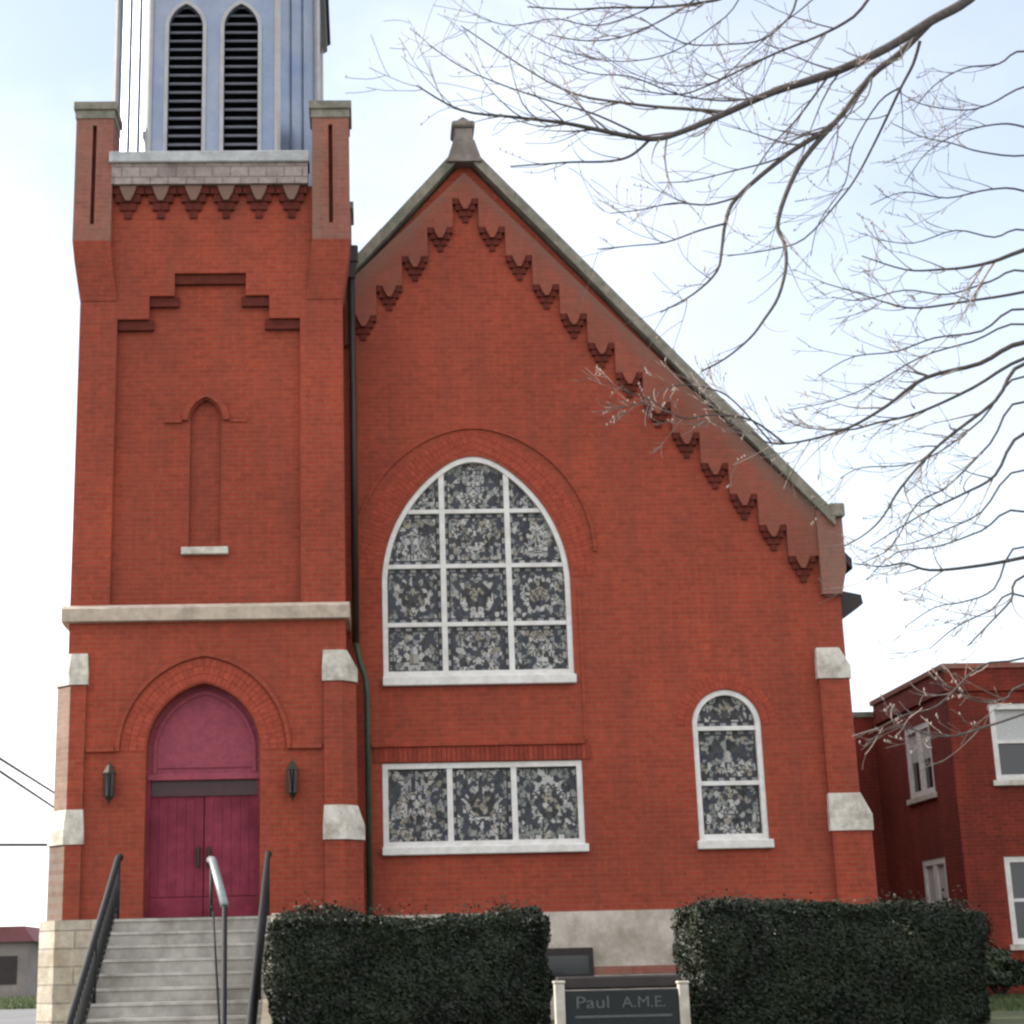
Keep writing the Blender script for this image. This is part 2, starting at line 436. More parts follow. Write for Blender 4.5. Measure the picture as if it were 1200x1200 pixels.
# kneeler at the foot of the right rake
bm = BM()
box(bm, 7.20, 7.44, G-.18, G+.6, 8.16, 8.38, .02)
obj('kneeler_cap', bm, M['coping'], church)
bm = BM()
prism_xz(bm, [(7.0, 8.4-.1), (7.22, 8.15), (7.40, 8.15), (7.40, 7.35), (7.34, 7.1), (7.30, 6.95), (7.0, 6.95)], G-.11, G+.45)
obj('kneeler', bm, M['brick_w'], church)

# corbel table below the rakes: weathered stepped band plus pendants
PX, PZ = .42, .505
def stepped(s, k1, xend):
    top = []; low = []
    low.append((GX+.0*s, 13.62))
    pts = [(GX, 13.62), (GX+s*PX*.5, 13.62)]
    for k in range(1, k1+1):
        z = 13.62-PZ*k
        pts += [(GX+s*PX*(k-.5), z), (GX+s*PX*(k+.5), z)]
    pts = [p for p in pts if (p[0]-xend)*s < 0]
    pts.append((xend, pts[-1][1]))
    pts.append((xend, gz(xend)-th-.01)); pts.append((GX, apexz-th-.3))
    return pts
bm = BM(); prism_xz(bm, stepped(1, 12, 7.0), G-.08, G+.02)
obj('corbel_band', bm, M['brick_band'], church)
bm = BM(); prism_xz(bm, stepped(-1, 5, -.28), G-.08, G+.02)
obj('corbel_band', bm, M['brick_band'], church)
def pendant(cx, cz, Y, wid, hgt, name='corbel'):
    """corbel: three brick courses stepping down and in, with a brick tooth in front"""
    h = wid/2; bm = BM(); c = hgt/4
    for k, (f, d) in enumerate(((1, .075), (.78, .06), (.52, .045), (.24, .03))):
        zt = cz+hgt*.5-c*k; w_ = h*f; nb = max(1, round(2*w_/.11))
        for q in range(nb):
            xa = cx-w_+2*w_*q/nb; xb = cx-w_+2*w_*(q+1)/nb
            box(bm, xa+.002, xb-.002, Y-d+random.uniform(-.003, .003), Y+.01, zt-c+.002, zt-.002)
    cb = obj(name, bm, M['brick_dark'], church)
    bm = BM()
    prism_xz(bm, [(cx-h*.55, cz+hgt*.5), (cx-h*.40, cz+hgt*.27), (cx-h*.14, cz+hgt*.02), (cx+h*.14, cz+hgt*.02), (cx+h*.40, cz+hgt*.27), (cx+h*.55, cz+hgt*.5)], Y-.105, Y-.02)
    obj('pendant', bm, M['brick_band'], cb)
for s, n in ((1, 12), (-1, 4)):
    for k in range(0 if s == 1 else 1, n+1):
        pendant(GX+s*PX*k, 13.42-PZ*k, G, .405, .40)

# ---------- arches, frames and glass of the three windows
voussoirs('brick_arch', BW[0], BW[1], 0, BW[3]+.12, BW[4]-.12, .03, .36, G-.006, G+.02, church)
bm = BM(); ring(bm, BW[0], BW[1], BW[3]+.5, BW[3]+.5, BW[4]-.5, .38, .43, G-.03, G+.01, 20)
obj('hood_mould', bm, M['brick'], church)
voussoirs('brick_arch', SW[0], SW[1], 0, SW[3], SW[4], .015, .24, G-.008, G+.02, church)
voussoirs('brick_arch', -2.345, .81, 0, 4.62, .97, .02, .36, T-.010, T+.02, church)
bm = BM(); ring(bm, -2.345, .81, 4.62, 4.62, .97, .38, .44, T-.045, T+.01, 18)
box(bm, -4.0, -2.345-.81-.45, T-.055, T+.01, 4.62, 4.69); box(bm, -2.345+.81+.45, -.66, T-.055, T+.01, 4.62, 4.69)
obj('hood_mould', bm, M['brick'], church)
# brick lintel of standing bricks over the three-light window
V, F, C = [], [], []
x = LWX0-.12
while x < LWX1+.1:
    b = len(V); col = random.uniform(.7, 1.05); yy = G-.02+random.uniform(-.003, .003)
    for y in (yy, G+.02):
        for (a, c) in ((x+.004, 4.515), (x+.068, 4.515), (x+.068, 4.73), (x+.004, 4.73)): V.append((a, y, c))
    for f in ((0,1,2,3),(0,1,5,4),(1,2,6,5),(2,3,7,6),(3,0,4,7)): F.append(tuple(b+q for q in f)); C.append((.27*col, .048*col, .028*col))
    x += .072
o = obj('brick_lintel', (V, [], F), M['vous'], church); paint(o, C)
bm = BM(); box(bm, LWX0-.15, LWX1+.05, G-.05, G+.01, 4.74, 4.80); box(bm, 3.24, 3.29, G-.015, G+.01, 4.80, 7.1)
obj('string_course', bm, M['brick'], church)

PAL = [(.17,.17,.155),(.11,.115,.11),(.27,.255,.23),(.10,.105,.135),(.14,.125,.10),(.075,.085,.075),(.22,.215,.225)]
DK = [(.008,.011,.026),(.012,.012,.016),(.018,.022,.04),(.01,.015,.013)]
CR, BE, MG, LV_, NV, BK = (.34, .335, .32), (.24, .215, .175), (.18, .19, .175), (.21, .21, .235), (.038, .043, .058), (.03, .03, .033)
def glass_panel(V, F, C, x0, x1, z0, z1, Y, seed):
    rnd = random.Random(seed); W, Hh = x1-x0, z1-z0; g = .021
    off = Vector((seed*3.1, seed*1.7, 0)); cx = (x0+x1)/2; cz = (z0+z1)/2; asp = Hh/W
    motif = rnd.choice((0, 1, 3, 1)); seeds = []
    n = int(W*Hh/(.060*.060)/2)
    for _ in range(n): seeds.append((rnd.random(), rnd.uniform(-1, 1)))
    def colour(u, v, side):
        n1 = noise.noise(Vector((u*2.6+side*.35, v*2.6, 0))+off); n2 = noise.noise(Vector((u*4.5+5, v*4.5, 7+side))+off); d = math.hypot(u, v*asp)
        if motif == 0: c = BE if d < .25 else BK if d < .40 else CR if d < .60 else NV if d < .76 else (MG if n1 > 0 else CR if n2 > .05 else NV)
        elif motif == 1:
            if u < .3 and v < .72: c = BE if v > .45 else CR if n2 > -.2 else LV_
            elif u > .78: c = CR if n2 > -.05 else MG
            else: c = NV if n1 > .12 else BK if n2 > .2 else MG if n2 > -.1 else CR
        else: c = CR if abs(n1) < .09 else NV if n1 > .2 else BK if n1 < -.25 else (LV_ if n2 > .12 else MG if n2 > -.1 else BE)
        if rnd.random() < .25: c = rnd.choice((CR, MG, NV, BK, BE))
        f = rnd.uniform(.75, 1.25); return tuple(q*f for q in c)
    sc_ = [(colour(u, v, 0), colour(u, v, 1)) for u, v in seeds]
    px_ = [(u*W/2, v*Hh/2*.8) for u, v in seeds]
    nx, nz = int(W/g), int(Hh/g); hx, hz = W/nx, Hh/nz
    for i in range(nx):
        for j in range(nz):
            xs_ = (i+.5)*hx-W/2; zz = ((j+.5)*hz-Hh/2)*.8; xa = abs(xs_)
            b1 = b2 = 9; k = 0
            for q, (a, b) in enumerate(px_):
                dd = (a-xa)**2+(b-zz)**2
                if dd < b1: b2 = b1; b1 = dd; k = q
                elif dd < b2: b2 = dd
            e1 = min(i, nx-1-i)*hx; e2 = min(j, nz-1-j)*hz; e = min(e1, e2)
            if e < .085: # border of small alternating pieces
                t = int(((j*hz) if e1 < e2 else (i*hx))/.085)
                c = (NV, MG, BK, CR, NV, LV_)[(t*5+seed) % 6] if e < .07 else (.03, .03, .033)
            elif math.sqrt(b2)-math.sqrt(b1) < .007: c = (.05, .05, .053)
            else: c = sc_[k][0 if xs_ < 0 else 1]
            b = len(V); X0 = x0+i*hx; Z0 = z0+j*hz
            V += [(X0, Y, Z0), (X0+hx, Y, Z0), (X0+hx, Y, Z0+hz), (X0, Y, Z0+hz)]
            F.append((b, b+1, b+2, b+3)); C.append(c)

def window(kind, xs, zs, outline, sillx, sillz, ring_args=None, seed=0):
    Yf = G+.07
    bm = BM(); t = .085
    if ring_args:
        cx, ww, z0, zsp, rise = ring_args
        ring(bm, cx, ww, z0, zsp, rise, -t*.95, .0-.002, Yf-.05, Yf+.08, 30)
    else:
        box(bm, xs[0]+.002, xs[0]+t, Yf-.05, Yf+.08, zs[0], zs[-1]-.002); box(bm, xs[-1]-t, xs[-1]-.002, Yf-.05, Yf+.08, zs[0], zs[-1]-.002)
        box(bm, xs[0]+t, xs[-1]-t, Yf-.047, Yf+.08, zs[-1]-t, zs[-1]-.002)
    box(bm, xs[0]+t*.9, xs[-1]-t*.9, Yf-.045, Yf+.08, zs[0], zs[0]+.10)
    fr = obj(kind, bm, M['white'], church)
    def top(x):
        if not ring_args: return zs[-1]-t
        cx, ww, z0, zsp, rise = ring_args; r = (rise*rise+ww*ww)/(2*ww); c = max(0, r-ww)
        return zsp+math.sqrt(max(0, (r-.04)**2-(abs(x-cx)+c)**2))
    def halfw(z):
        cx, ww, z0, zsp, rise = ring_args
        if z <= zsp: return ww-.04
        r = (rise*rise+ww*ww)/(2*ww); c = max(0, r-ww); return math.sqrt(max(0, (r-.04)**2-(z-zsp)**2))-c
    for x in xs[1:-1]:
        b2 = BM(); box(b2, x-.042, x+.042, Yf-.035, Yf+.06, zs[0]+.1, top(x)); obj('mullion', b2, M['white'], fr)
    for z in zs[1:-1]:
        b2 = BM()
        h = halfw(z) if ring_args else (xs[-1]-xs[0])/2-t
        cxx = (xs[0]+xs[-1])/2
        box(b2, cxx-h, cxx+h, Yf-.028, Yf+.05, z-.032, z+.032); obj('transom_bar', b2, M['white'], fr)
    V, F, C = [], [], []; k = seed
    for i in range(len(xs)-1):
        for j in range(len(zs)-1):
            glass_panel(V, F, C, xs[i], xs[i+1], zs[j], zs[j+1]+(.0), Yf+.03, k); k += 1
    g = obj('stained_glass', (V, [], F), M['glass'], fr); paint(g, C)
    b2 = BM(); box(b2, xs[0]-.03, xs[-1]+.03, Yf+.034, Yf+.05, zs[0], zs[-1]); obj('leading', b2, M['lead'], fr)
    b2 = BM(); box(b2, sillx[0], sillx[1], G-.08, G+.10, sillz[0], sillz[1], .012); obj('sill', b2, M['white'], fr)
    return fr
window('arched_window', [.25, 1.195, 2.205, 3.14], [5.78, 6.60, 7.51, 8.38, 9.36], None, (.235, 3.16), (5.65, 5.79), BW, 1).data
window('rectangular_window', [LWX0, 1.21, 2.165, LWX1], [3.25, 4.50], None, (.19, 3.23), (3.15, 3.27), None, 30)
window('lancet_window', [4.88, 5.92], [3.27, 4.12, 4.94, 5.53], None, (4.84, 5.97), (3.15, 3.28), SW, 44)

# ---------- foundation
bm = BM()
prism_xz(bm, [(-.28, .3), (7.42, .3), (7.42, BZ-.08), (7.36, BZ), (-.28, BZ)], G-.10, G+.4)
obj('foundation', bm, M['found_s'], church)
bm = BM(); box(bm, .0, 7.43, G-.19, G-.10, 1.33, 1.40); o = obj('foundation_ledge', bm, M['cap_stone'], church)
bm = BM(); box(bm, .0, 7.42, G-.15, G-.10, 1.41, 1.52); o = obj('brick_course', bm, M['brick_w'], church)
bm = BM(); box(bm, 2.45, 3.20, G-.20, G-.102, 1.36, 1.79, .01); bwn = obj('basement_window', bm, M['pipe'], church)
bm = BM(); box(bm, 2.52, 3.13, G-.205, G-.2, 1.42, 1.68); obj('pane', bm, M['nglass'], bwn)
bm = BM()
prism_xy(bm, [(-.06, 24.25), (-.06, 25.0), (-4.58, 26), (-4.60, 24.16), (-4.33, 23.84), (-.28, 23.84)], -.2, BZ)
obj('tower_foundation', bm, M['ashlar'], church)
bm = BM(); box(bm, 6.9, 7.40, G+.4, 47.05, .3, BZ); box(bm, -4.0, -3.5, 28, 47.05, -.2, BZ); obj('side_foundation', bm, M['found_s'], church)

# ---------- tower
TX0, TX1 = -4.30, -.30; TC = -2.30
DC, DW, DZ0, DS, DR = -2.345, .81, 2.28, 4.62, .97
door_open = arch_open(DC, DW, DZ0+.025, DS, DR)
rec = [(-3.73, 6.76), (-3.73, 11.2), (-3.25, 11.2), (-3.25, 11.58), (-2.87, 11.58), (-2.87, 11.95), (-1.78, 11.95), (-1.78, 11.58), (-1.42, 11.58), (-1.42, 11.2), (-.95, 11.2), (-.95, 6.76)]
LC = -2.375
lanc = arch_open(LC, .235, 7.62, 9.6, .33, 8)
bm = BM()
plate(bm, [(TX0, BZ+.002), (TX1, BZ+.002), (TX1, 13.4), (TX0, 13.4)], [rec, door_open], T, T+.11)
plate(bm, [(TX0, BZ+.002), (TX1, BZ+.002), (TX1, 13.4), (TX0, 13.4)], [lanc, door_open], T+.11, T+.45, depth=T+.45)
for x, y0, y1 in ((TX0, T+.45, 28), (TX1, T+.45, 28)):
    vs = [bm.verts.new(q) for q in ((x, y0, BZ), (x, y1, BZ), (x, y1, 13.4), (x, y0, 13.4))]; bm.faces.new(vs)
vs = [bm.verts.new(q) for q in ((TX0, 28, BZ), (TX1, 28, BZ), (TX1, 28, 13.4), (TX0, 28, 13.4))]; bm.faces.new(vs)
obj('tower_wall', bm, M['brick'], church)
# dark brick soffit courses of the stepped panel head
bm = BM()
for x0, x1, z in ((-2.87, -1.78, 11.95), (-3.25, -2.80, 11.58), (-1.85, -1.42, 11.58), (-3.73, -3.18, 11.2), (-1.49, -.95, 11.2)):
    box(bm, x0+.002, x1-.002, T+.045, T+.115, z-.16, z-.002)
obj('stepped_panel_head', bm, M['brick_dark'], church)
# blind lancet
bm = BM(); box(bm, LC-.28, LC+.28, T+.185, T+.3, 7.5, 10.05)
bl = obj('blind_window', bm, M['brick'], church)
bm = BM(); box(bm, -2.71, -2.02, T+.03, T+.2, 7.51, 7.62, .01); obj('sill', bm, M['cap_stone'], bl)
bm = BM(); ring(bm, LC, .235, 9.6, 9.6, .33, .03, .12, T+.06, T+.115, 10)
box(bm, LC-.62, LC-.36, T+.075, T+.115, 9.56, 9.64); box(bm, LC+.36, LC+.62, T+.09, T+.115, 9.57, 9.63)
obj('label_mould', bm, M['brick'], bl)
# belt course
bm = BM(); prism_xz(bm, [(0, 0), (0, 0), (0, 0)], 0, 0) if False else None
vs = []
def sill_profile(bm, x0, x1, yb, prof):
    a = [bm.verts.new((x0, yb-d, z)) for d, z in prof]; b = [bm.verts.new((x1, yb-d, z)) for d, z in prof]; n = len(prof)
    for i in range(n):
        j = (i+1) % n; bm.faces.new((a[i], b[i], b[j], a[j]))
    bm.faces.new(a); bm.faces.new(list(reversed(b)))
    bmesh.ops.recalc_face_normals(bm, faces=bm.faces)
sill_profile(bm, -4.40, -.24, T+.1, [(0, 6.48), (.20, 6.50), (.22, 6.68), (.10, 6.75), (0, 6.75)])
box(bm, -4.41, -4.302, T+.1, 28, 6.49, 6.74); box(bm, -.298, -.235, T+.1, T+1, 6.49, 6.74)
obj('belt_course', bm, M['stone'], church)
# parapet: stone band, coping, corbel table
bm = BM(); box(bm, -3.86, -.82, T-.14, T+.2, 13.39, 13.74)
box(bm, TX0-.06, TX0+.2, T+.55, 27.6, 13.39, 13.74); box(bm, TX1-.2, TX1+.06, T+.55, 27.6, 13.39, 13.74); box(bm, TX0, TX1, 27.8, 28.06, 13.39, 13.74)
box(bm, TX0+.2, TX1-.2, T+.2, 27.8, 13.3, 13.5)
obj('parapet', bm, M['parapet'], church)
bm = BM(); box(bm, -3.90, -.80, T-.19, T+.28, 13.74, 13.93, .015)
box(bm, TX0-.1, TX0+.25, T+.5, 27.7, 13.74, 13.9); box(bm, TX1-.25, TX1+.1, T+.5, 27.7, 13.74, 13.9)
obj('parapet_coping', bm, M['pcop'], church)
for i in range(6):
    pendant(-3.86+.255+.506*i, 13.12, T, .49, .52, name='parapet_corbel')
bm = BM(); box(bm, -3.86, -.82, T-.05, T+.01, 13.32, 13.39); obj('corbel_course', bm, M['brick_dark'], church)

# corner piers
for side in (-1, 1):
    xo = TC+side*2.13; xi = TC+side*1.55     # outer and inner faces
    x0, x1 = min(xo, xi), max(xo, xi)
    y0, y1 = T-.13, T+.50
    cx = (x0+x1)/2
    bm = BM()
    plate(bm, [(x0, 12.45), (x1, 12.45), (x1, 14.66), (x0, 14.66)], [[(cx-.032, 12.72), (cx-.032, 14.40), (cx+.032, 14.40), (cx+.032, 12.72)]], y0, y1, depth=y0+.09)
    vs = [bm.verts.new(q) for q in ((x0, y1, 12.45), (x1, y1, 12.45), (x1, y1, 14.66), (x0, y1, 14.66))]; bm.faces.new(vs)
    # corbelled foot in four courses
    tx0, tx1 = (TX0-.002, TX0+.56) if side < 0 else (TX1-.56, TX1+.002)
    A = [(x0, y0, 12.45), (x1, y0, 12.45), (x1, y1-.01, 12.45), (x0, y1-.01, 12.45)]
    Bm = [(x0+(tx0-x0)*.3, y0+.03, 12.1), (x1+(tx1-x1)*.3, y0+.03, 12.1), (x1+(tx1-x1)*.3, y1-.01, 12.1), (x0+(tx0-x0)*.3, y1-.01, 12.1)]
    Cb = [(tx0, T-.012, 11.5), (tx1, T-.012, 11.5), (tx1, y1-.01, 11.5), (tx0, y1-.01, 11.5)]
    foot = BM(); R_ = [[foot.verts.new(q) for q in P] for P in (A, Bm, Cb)]
    for u_, l_ in ((R_[0], R_[1]), (R_[1], R_[2])):
        for q in range(4): foot.faces.new((l_[q], l_[(q+1) % 4], u_[(q+1) % 4], u_[q]))
    foot.faces.new(list(reversed(R_[2])))
    pier = obj('corner_pier', bm, M['brick_w'], church); obj('corbelled_foot', foot, M['brick'], pier)
    bm = BM(); box(bm, cx-.032, cx+.032, y0+.085, y0+.1, 12.72, 14.4); obj('slit', bm, M['brick_dark'], pier)
    bm = BM(); box(bm, x0-.045, x1+.045, y0-.045, y1+.045, 14.66, 14.80, .01)
    box(bm, x0-.015, x1+.015, y0-.015, y1+.015, 14.52, 14.66); 
    obj('cap', bm, M['coping'], pier)
for side in (-1, 1):      # rear piers
    xo = TC+side*2.13; xi = TC+side*1.55; x0, x1 = min(xo, xi), max(xo, xi)
    bm = BM(); box(bm, x0, x1, 27.5, 28.13, 11.6, 14.66); pier = obj('corner_pier', bm, M['brick_w'], church)
    bm = BM(); box(bm, x0-.045, x1+.045, 27.45, 28.18, 14.66, 14.80, .01); obj('cap', bm, M['coping'], pier)

# buttresses with weathered stone set-offs
def buttress(s, xa, w1, w2, Yp, xin, zu=(5.58, 6.03), zl=(3.33, 3.81), diag=True, yb=.55):
    """s: outward side, xa: wall corner, w1/w2: projection above / below the lower set-off"""
    def plan(wd, g=0):
        d = min(wd+.06, .26) if diag else .03
        return [(xin-s*g, Yp-g), (xa+s*(wd+g-d), Yp-g), (xa+s*(wd+g), Yp+d-g), (xa+s*(wd+g), Yp+yb), (xin-s*g, Yp+yb)]
    bm = BM()
    prism_xy(bm, plan(w1), zl[1]-.2, zu[0]); prism_xy(bm, plan(w2), BZ+.003, zl[0])
    bmesh.ops.recalc_face_normals(bm, faces=bm.faces)
    b = obj('buttress', bm, M['brick'], church)
    for (z0, z1), wd, wt in ((zu, w1, w1-.13), (zl, w2, w1)):
        bm = BM(); g = .025
        A = plan(wd, g); Bt = plan(max(wt, .0), g*.3)
        zm = z0+(z1-z0)*.42
        va = [bm.verts.new((x, y, z0)) for x, y in A]; vm = [bm.verts.new((x, y, zm)) for x, y in A]; vt = [bm.verts.new((x, y, z1)) for x, y in Bt]
        n = len(A)
        for i in range(n):
            j = (i+1) % n; bm.faces.new((va[i], va[j], vm[j], vm[i])); bm.faces.new((vm[i], vm[j], vt[j], vt[i]))
        bm.faces.new(list(reversed(va))); bm.faces.new(vt)
        bmesh.ops.recalc_face_normals(bm, faces=bm.faces)
        obj('weathering_stone', bm, M['cap_stone'], b)
    return b
buttress(1, TX1, .14, .22, T-.07, -.62)
lb = buttress(-1, TX0, .16, .21, T-.07, -4.02)
for z0, z1, wd in ((3.62, 5.578, .16), (BZ+.004, 3.328, .21)):  # thin added plates paint direct sun onto the diagonal brick face
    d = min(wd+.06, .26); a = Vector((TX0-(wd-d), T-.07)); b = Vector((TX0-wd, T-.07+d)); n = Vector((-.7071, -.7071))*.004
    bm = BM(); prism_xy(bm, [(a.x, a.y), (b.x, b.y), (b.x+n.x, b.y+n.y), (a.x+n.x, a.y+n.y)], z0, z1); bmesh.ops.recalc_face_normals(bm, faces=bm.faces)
    tag(obj('painted_sunlit_edge', bm, M['brick_sunlit'], lb), 'brick edge painted pale as if sunlit')
buttress(1, 7.02, .29, .42, G-.09, 6.84, (5.65, 6.12), (3.38, 3.93), False)

# downspout in the corner between tower and gable
bm = BM(); box(bm, -.27, -.05, G-.24, G-.06, 12.45, 12.75, .02)
prism_xz(bm, [(-.25, 12.45), (-.07, 12.45), (-.11, 12.2), (-.21, 12.2)], G-.22, G-.08)
dsp = obj('downspout', bm, M['pipe'], church)
tube_obj('pipe', [([(-.16, G-.15, 12.3), (-.16, G-.15, 6.3)], .055)], M['pipe'], dsp)
tube_obj('lower_pipe', [([(-.16, G-.15, 6.3), (-.10, G-.15, 6.0), (-.02, G-.15, 5.75), (-.0, G-.15, 5.5), (.0, G-.15, 2.3)], .045)], M['pipe_g'], dsp)

# door
bm = BM(); box(bm, DC-DW, DC+DW, T+.30, T+.44, DZ0+.026, 4.16)
door = obj('door', bm, M['dark'], church)
for s in (-1, 1):
    bm = BM(); a, b_ = (DC-DW+.04, DC-.006) if s < 0 else (DC+.006, DC+DW-.04)
    n = 6
    for i in range(n):       # vertical boards
        xa = a+(b_-a)*i/n; xb = a+(b_-a)*(i+1)/n
        box(bm, xa+.002, xb-.002, T+.262+random.uniform(0, .003), T+.30, DZ0+.32, 4.0)
    box(bm, a, b_, T+.245, T+.30, DZ0+.04, DZ0+.31)
    lf = obj('leaf', bm, M['door'], door)
bm = BM(); box(bm, DC-.10, DC-.05, T+.20, T+.262, 3.0, 3.28, .01); box(bm, DC+.05, DC+.10, T+.20, T+.262, 3.0, 3.28, .01); obj('pull_handle', bm, M['bronze'], door)
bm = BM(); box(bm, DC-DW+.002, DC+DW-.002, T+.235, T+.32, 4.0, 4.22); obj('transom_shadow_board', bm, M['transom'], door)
bm = BM(); box(bm, DC-DW+.002, DC+DW-.002, T+.16, T+.33, 4.22, 4.31, .008); obj('transom_beam', bm, M['tymp'], door)
bm = BM(); prism_xz(bm, arch_open(DC, DW-.002, 4.31, DS, DR-.002, 16), T+.24, T+.32)
tp = obj('tympanum', bm, M['tymp'], door)
bm = BM(); ring(bm, DC, DW, 4.32, DS, DR, -.13, -.075, T+.21, T+.24, 16); box(bm, DC-.7, DC+.7, T+.222, T+.24, 4.40, 4.44)
obj('tympanum_moulding', bm, M['tymp'], door)
bm = BM(); box(bm, DC-DW+.002, DC-DW+.05, T+.18, T+.30, DZ0+.03, 4.22); box(bm, DC+DW-.05, DC+DW-.002, T+.18, T+.30, DZ0+.03, 4.22); obj('door_jamb', bm, M['door'], door)

# wall lanterns
for lx in (-3.64, -1.07):
    bm = BM()
    box(bm, lx-.035, lx+.035, T-.03, T-.001, 4.0, 4.42)
    box(bm, lx-.012, lx+.012, T-.16, T-.03, 4.36, 4.385)
    c = (lx, T-.16)
    for z0, z1, r0, r1 in ((4.30, 4.42, .10, .03), (4.42, 4.47, .02, .008), (3.92, 3.98, .03, .075), (3.86, 3.92, .008, .03)):
        bmesh.ops.create_cone(bm, cap_ends=True, segments=6, radius1=r0, radius2=r1, depth=z1-z0, matrix=Matrix.Translation((c[0], c[1], (z0+z1)/2)))
    for k in range(6):
        t = PI/3*k; x = c[0]+.078*math.cos(t); y = c[1]+.078*math.sin(t); box(bm, x-.009, x+.009, y-.009, y+.009, 3.97, 4.31)
    lt = obj('wall_lantern', bm, M['bronze'], church)
    bm = BM(); bmesh.ops.create_cone(bm, cap_ends=True, segments=6, radius1=.055, radius2=.065, depth=.32, matrix=Matrix.Translation((c[0], c[1], 4.14)))
    obj('lantern_glass', bm, M['nglass'], lt)

# ---------- belfry
bc = Vector((-2.345, 26.0)); H = 1.64; c_ = .62
def octo(h, c, g=0):
    h += g
    return [(bc.x-h+c, bc.y-h), (bc.x+h-c, bc.y-h), (bc.x+h, bc.y-h+c), (bc.x+h, bc.y+h-c), (bc.x+h-c, bc.y+h), (bc.x-h+c, bc.y+h), (bc.x-h, bc.y+h-c), (bc.x-h, bc.y-h+c)]
yf = bc.y-H
LV = [(-2.80, .275), (-1.905, .275)]
Z0b, Z1b = 13.52, 17.65
bm = BM()
fx0, fx1 = bc.x-H+c_, bc.x+H-c_
plate(bm, [(fx0, Z0b), (fx1, Z0b), (fx1, Z1b), (fx0, Z1b)], [arch_open(x, w_, 13.98, 16.42, .42, 10) for x, w_ in LV], yf, yf+.12)
o8 = octo(H, c_)
for i in range(1, 8):
    a, b = o8[i], o8[(i+1) % 8]
    bm.faces.new([bm.verts.new(q) for q in ((a[0], a[1], Z0b), (b[0], b[1], Z0b), (b[0], b[1], Z1b), (a[0], a[1], Z1b))])
bel = obj('belfry', bm, M['bel'], church)
# corner strips and standing seams
bm = BM()
for i in range(8):
    bm = BM(); a = o8[i]; d = (Vector(a)-bc).normalized()
    q = Vector(a)+d*.02
    bmesh.ops.create_cone(bm, cap_ends=True, segments=6, radius1=.055, radius2=.055, depth=Z1b-Z0b, matrix=Matrix.Translation((q.x, q.y, (Z0b+Z1b)/2)))
    obj('corner_strip', bm, M['bel2'], bel)
bm = BM()
for i in (7, 1):
    a, b = Vector(o8[i]), Vector(o8[(i+1) % 8])
    n = Vector((b.y-a.y, -(b.x-a.x))).normalized()
    for f in (.36, .66):
        bm = BM(); q = a.lerp(b, f)+n*.012; t = (b-a).normalized()*.018
        prism_xy(bm, [(q.x-t.x-n.x*.02, q.y-t.y-n.y*.02), (q.x+t.x-n.x*.02, q.y+t.y-n.y*.02), (q.x+t.x+n.x*.02, q.y+t.y+n.y*.02), (q.x-t.x+n.x*.02, q.y-t.y+n.y*.02)], Z0b, Z1b-.01)
        bmesh.ops.recalc_face_normals(bm, faces=bm.faces)
        obj('standing_seam', bm, M['bel'], bel)
for x, w_ in LV:
    bm = BM()
    z = 14.0
    while z < 16.80:
        hw = w_ if z < 16.40 else max(.03, w_*math.sqrt(max(0, 1-((z-16.40)/.44)**2)))
        pr = [(0.02, z), (.035, z+.012), (-.075, z+.105), (-.09, z+.092)]
        a = [bm.verts.new((x-hw-.0, yf+.06-d, zz)) for d, zz in pr]; b = [bm.verts.new((x+hw, yf+.06-d, zz)) for d, zz in pr]
        for i in range(4):
            j = (i+1) % 4; bm.faces.new((a[i], b[i], b[j], a[j]))
        z += .155
    bmesh.ops.recalc_face_normals(bm, faces=bm.faces)
    lo = obj('louver', bm, M['slat'], bel)
    bm = BM(); box(bm, x-w_-.05, x+w_+.05, yf+.20, yf+.24, 13.9, 17.2); obj('louver_void', bm, M['dark'], bel)
    bm = BM(); ring(bm, x, w_, 13.98, 16.42, .42, .0, .06, yf-.03, yf+.005, 12); obj('louver_frame', bm, M['bel2'], bel)
bm = BM(); prism_xy(bm, octo(H, c_, .05), 17.50, 17.62); prism_xy(bm, octo(H, c_, .14), 17.62, 17.8); obj('cornice', bm, M['bel2'], bel)
bm = BM()
base = [bm.verts.new((x, y, 17.8)) for x, y in octo(H, c_, .2)]; tip = bm.verts.new((bc.x, bc.y, 24.5))
for i in range(8): bm.faces.new((base[i], base[(i+1) % 8], tip))
bm.faces.new(list(reversed(base)))
obj('spire', bm, M['roof'], bel)

# ------------------------------------------------------------------ STEPS, RAILS
SX0, SX1 = -3.48, -1.32
st = thing('entrance_steps', 'flight of worn grey concrete steps climbing to the magenta church door', 'steps', (-2.4, 20, 0))
bm = BM()
rise, tread = .175, .29
y = 23.15
prof = [(23.84, 0.0), (23.84, DZ0)]
z = DZ0; prof.append((y, z))
while z > .01:
    z -= rise; prof.append((y-.012, z+rise-.035)); prof.append((y+.006, z+rise-.04)); prof.append((y+.006, max(z, 0)))
    y -= tread; prof.append((y, max(z, 0)))
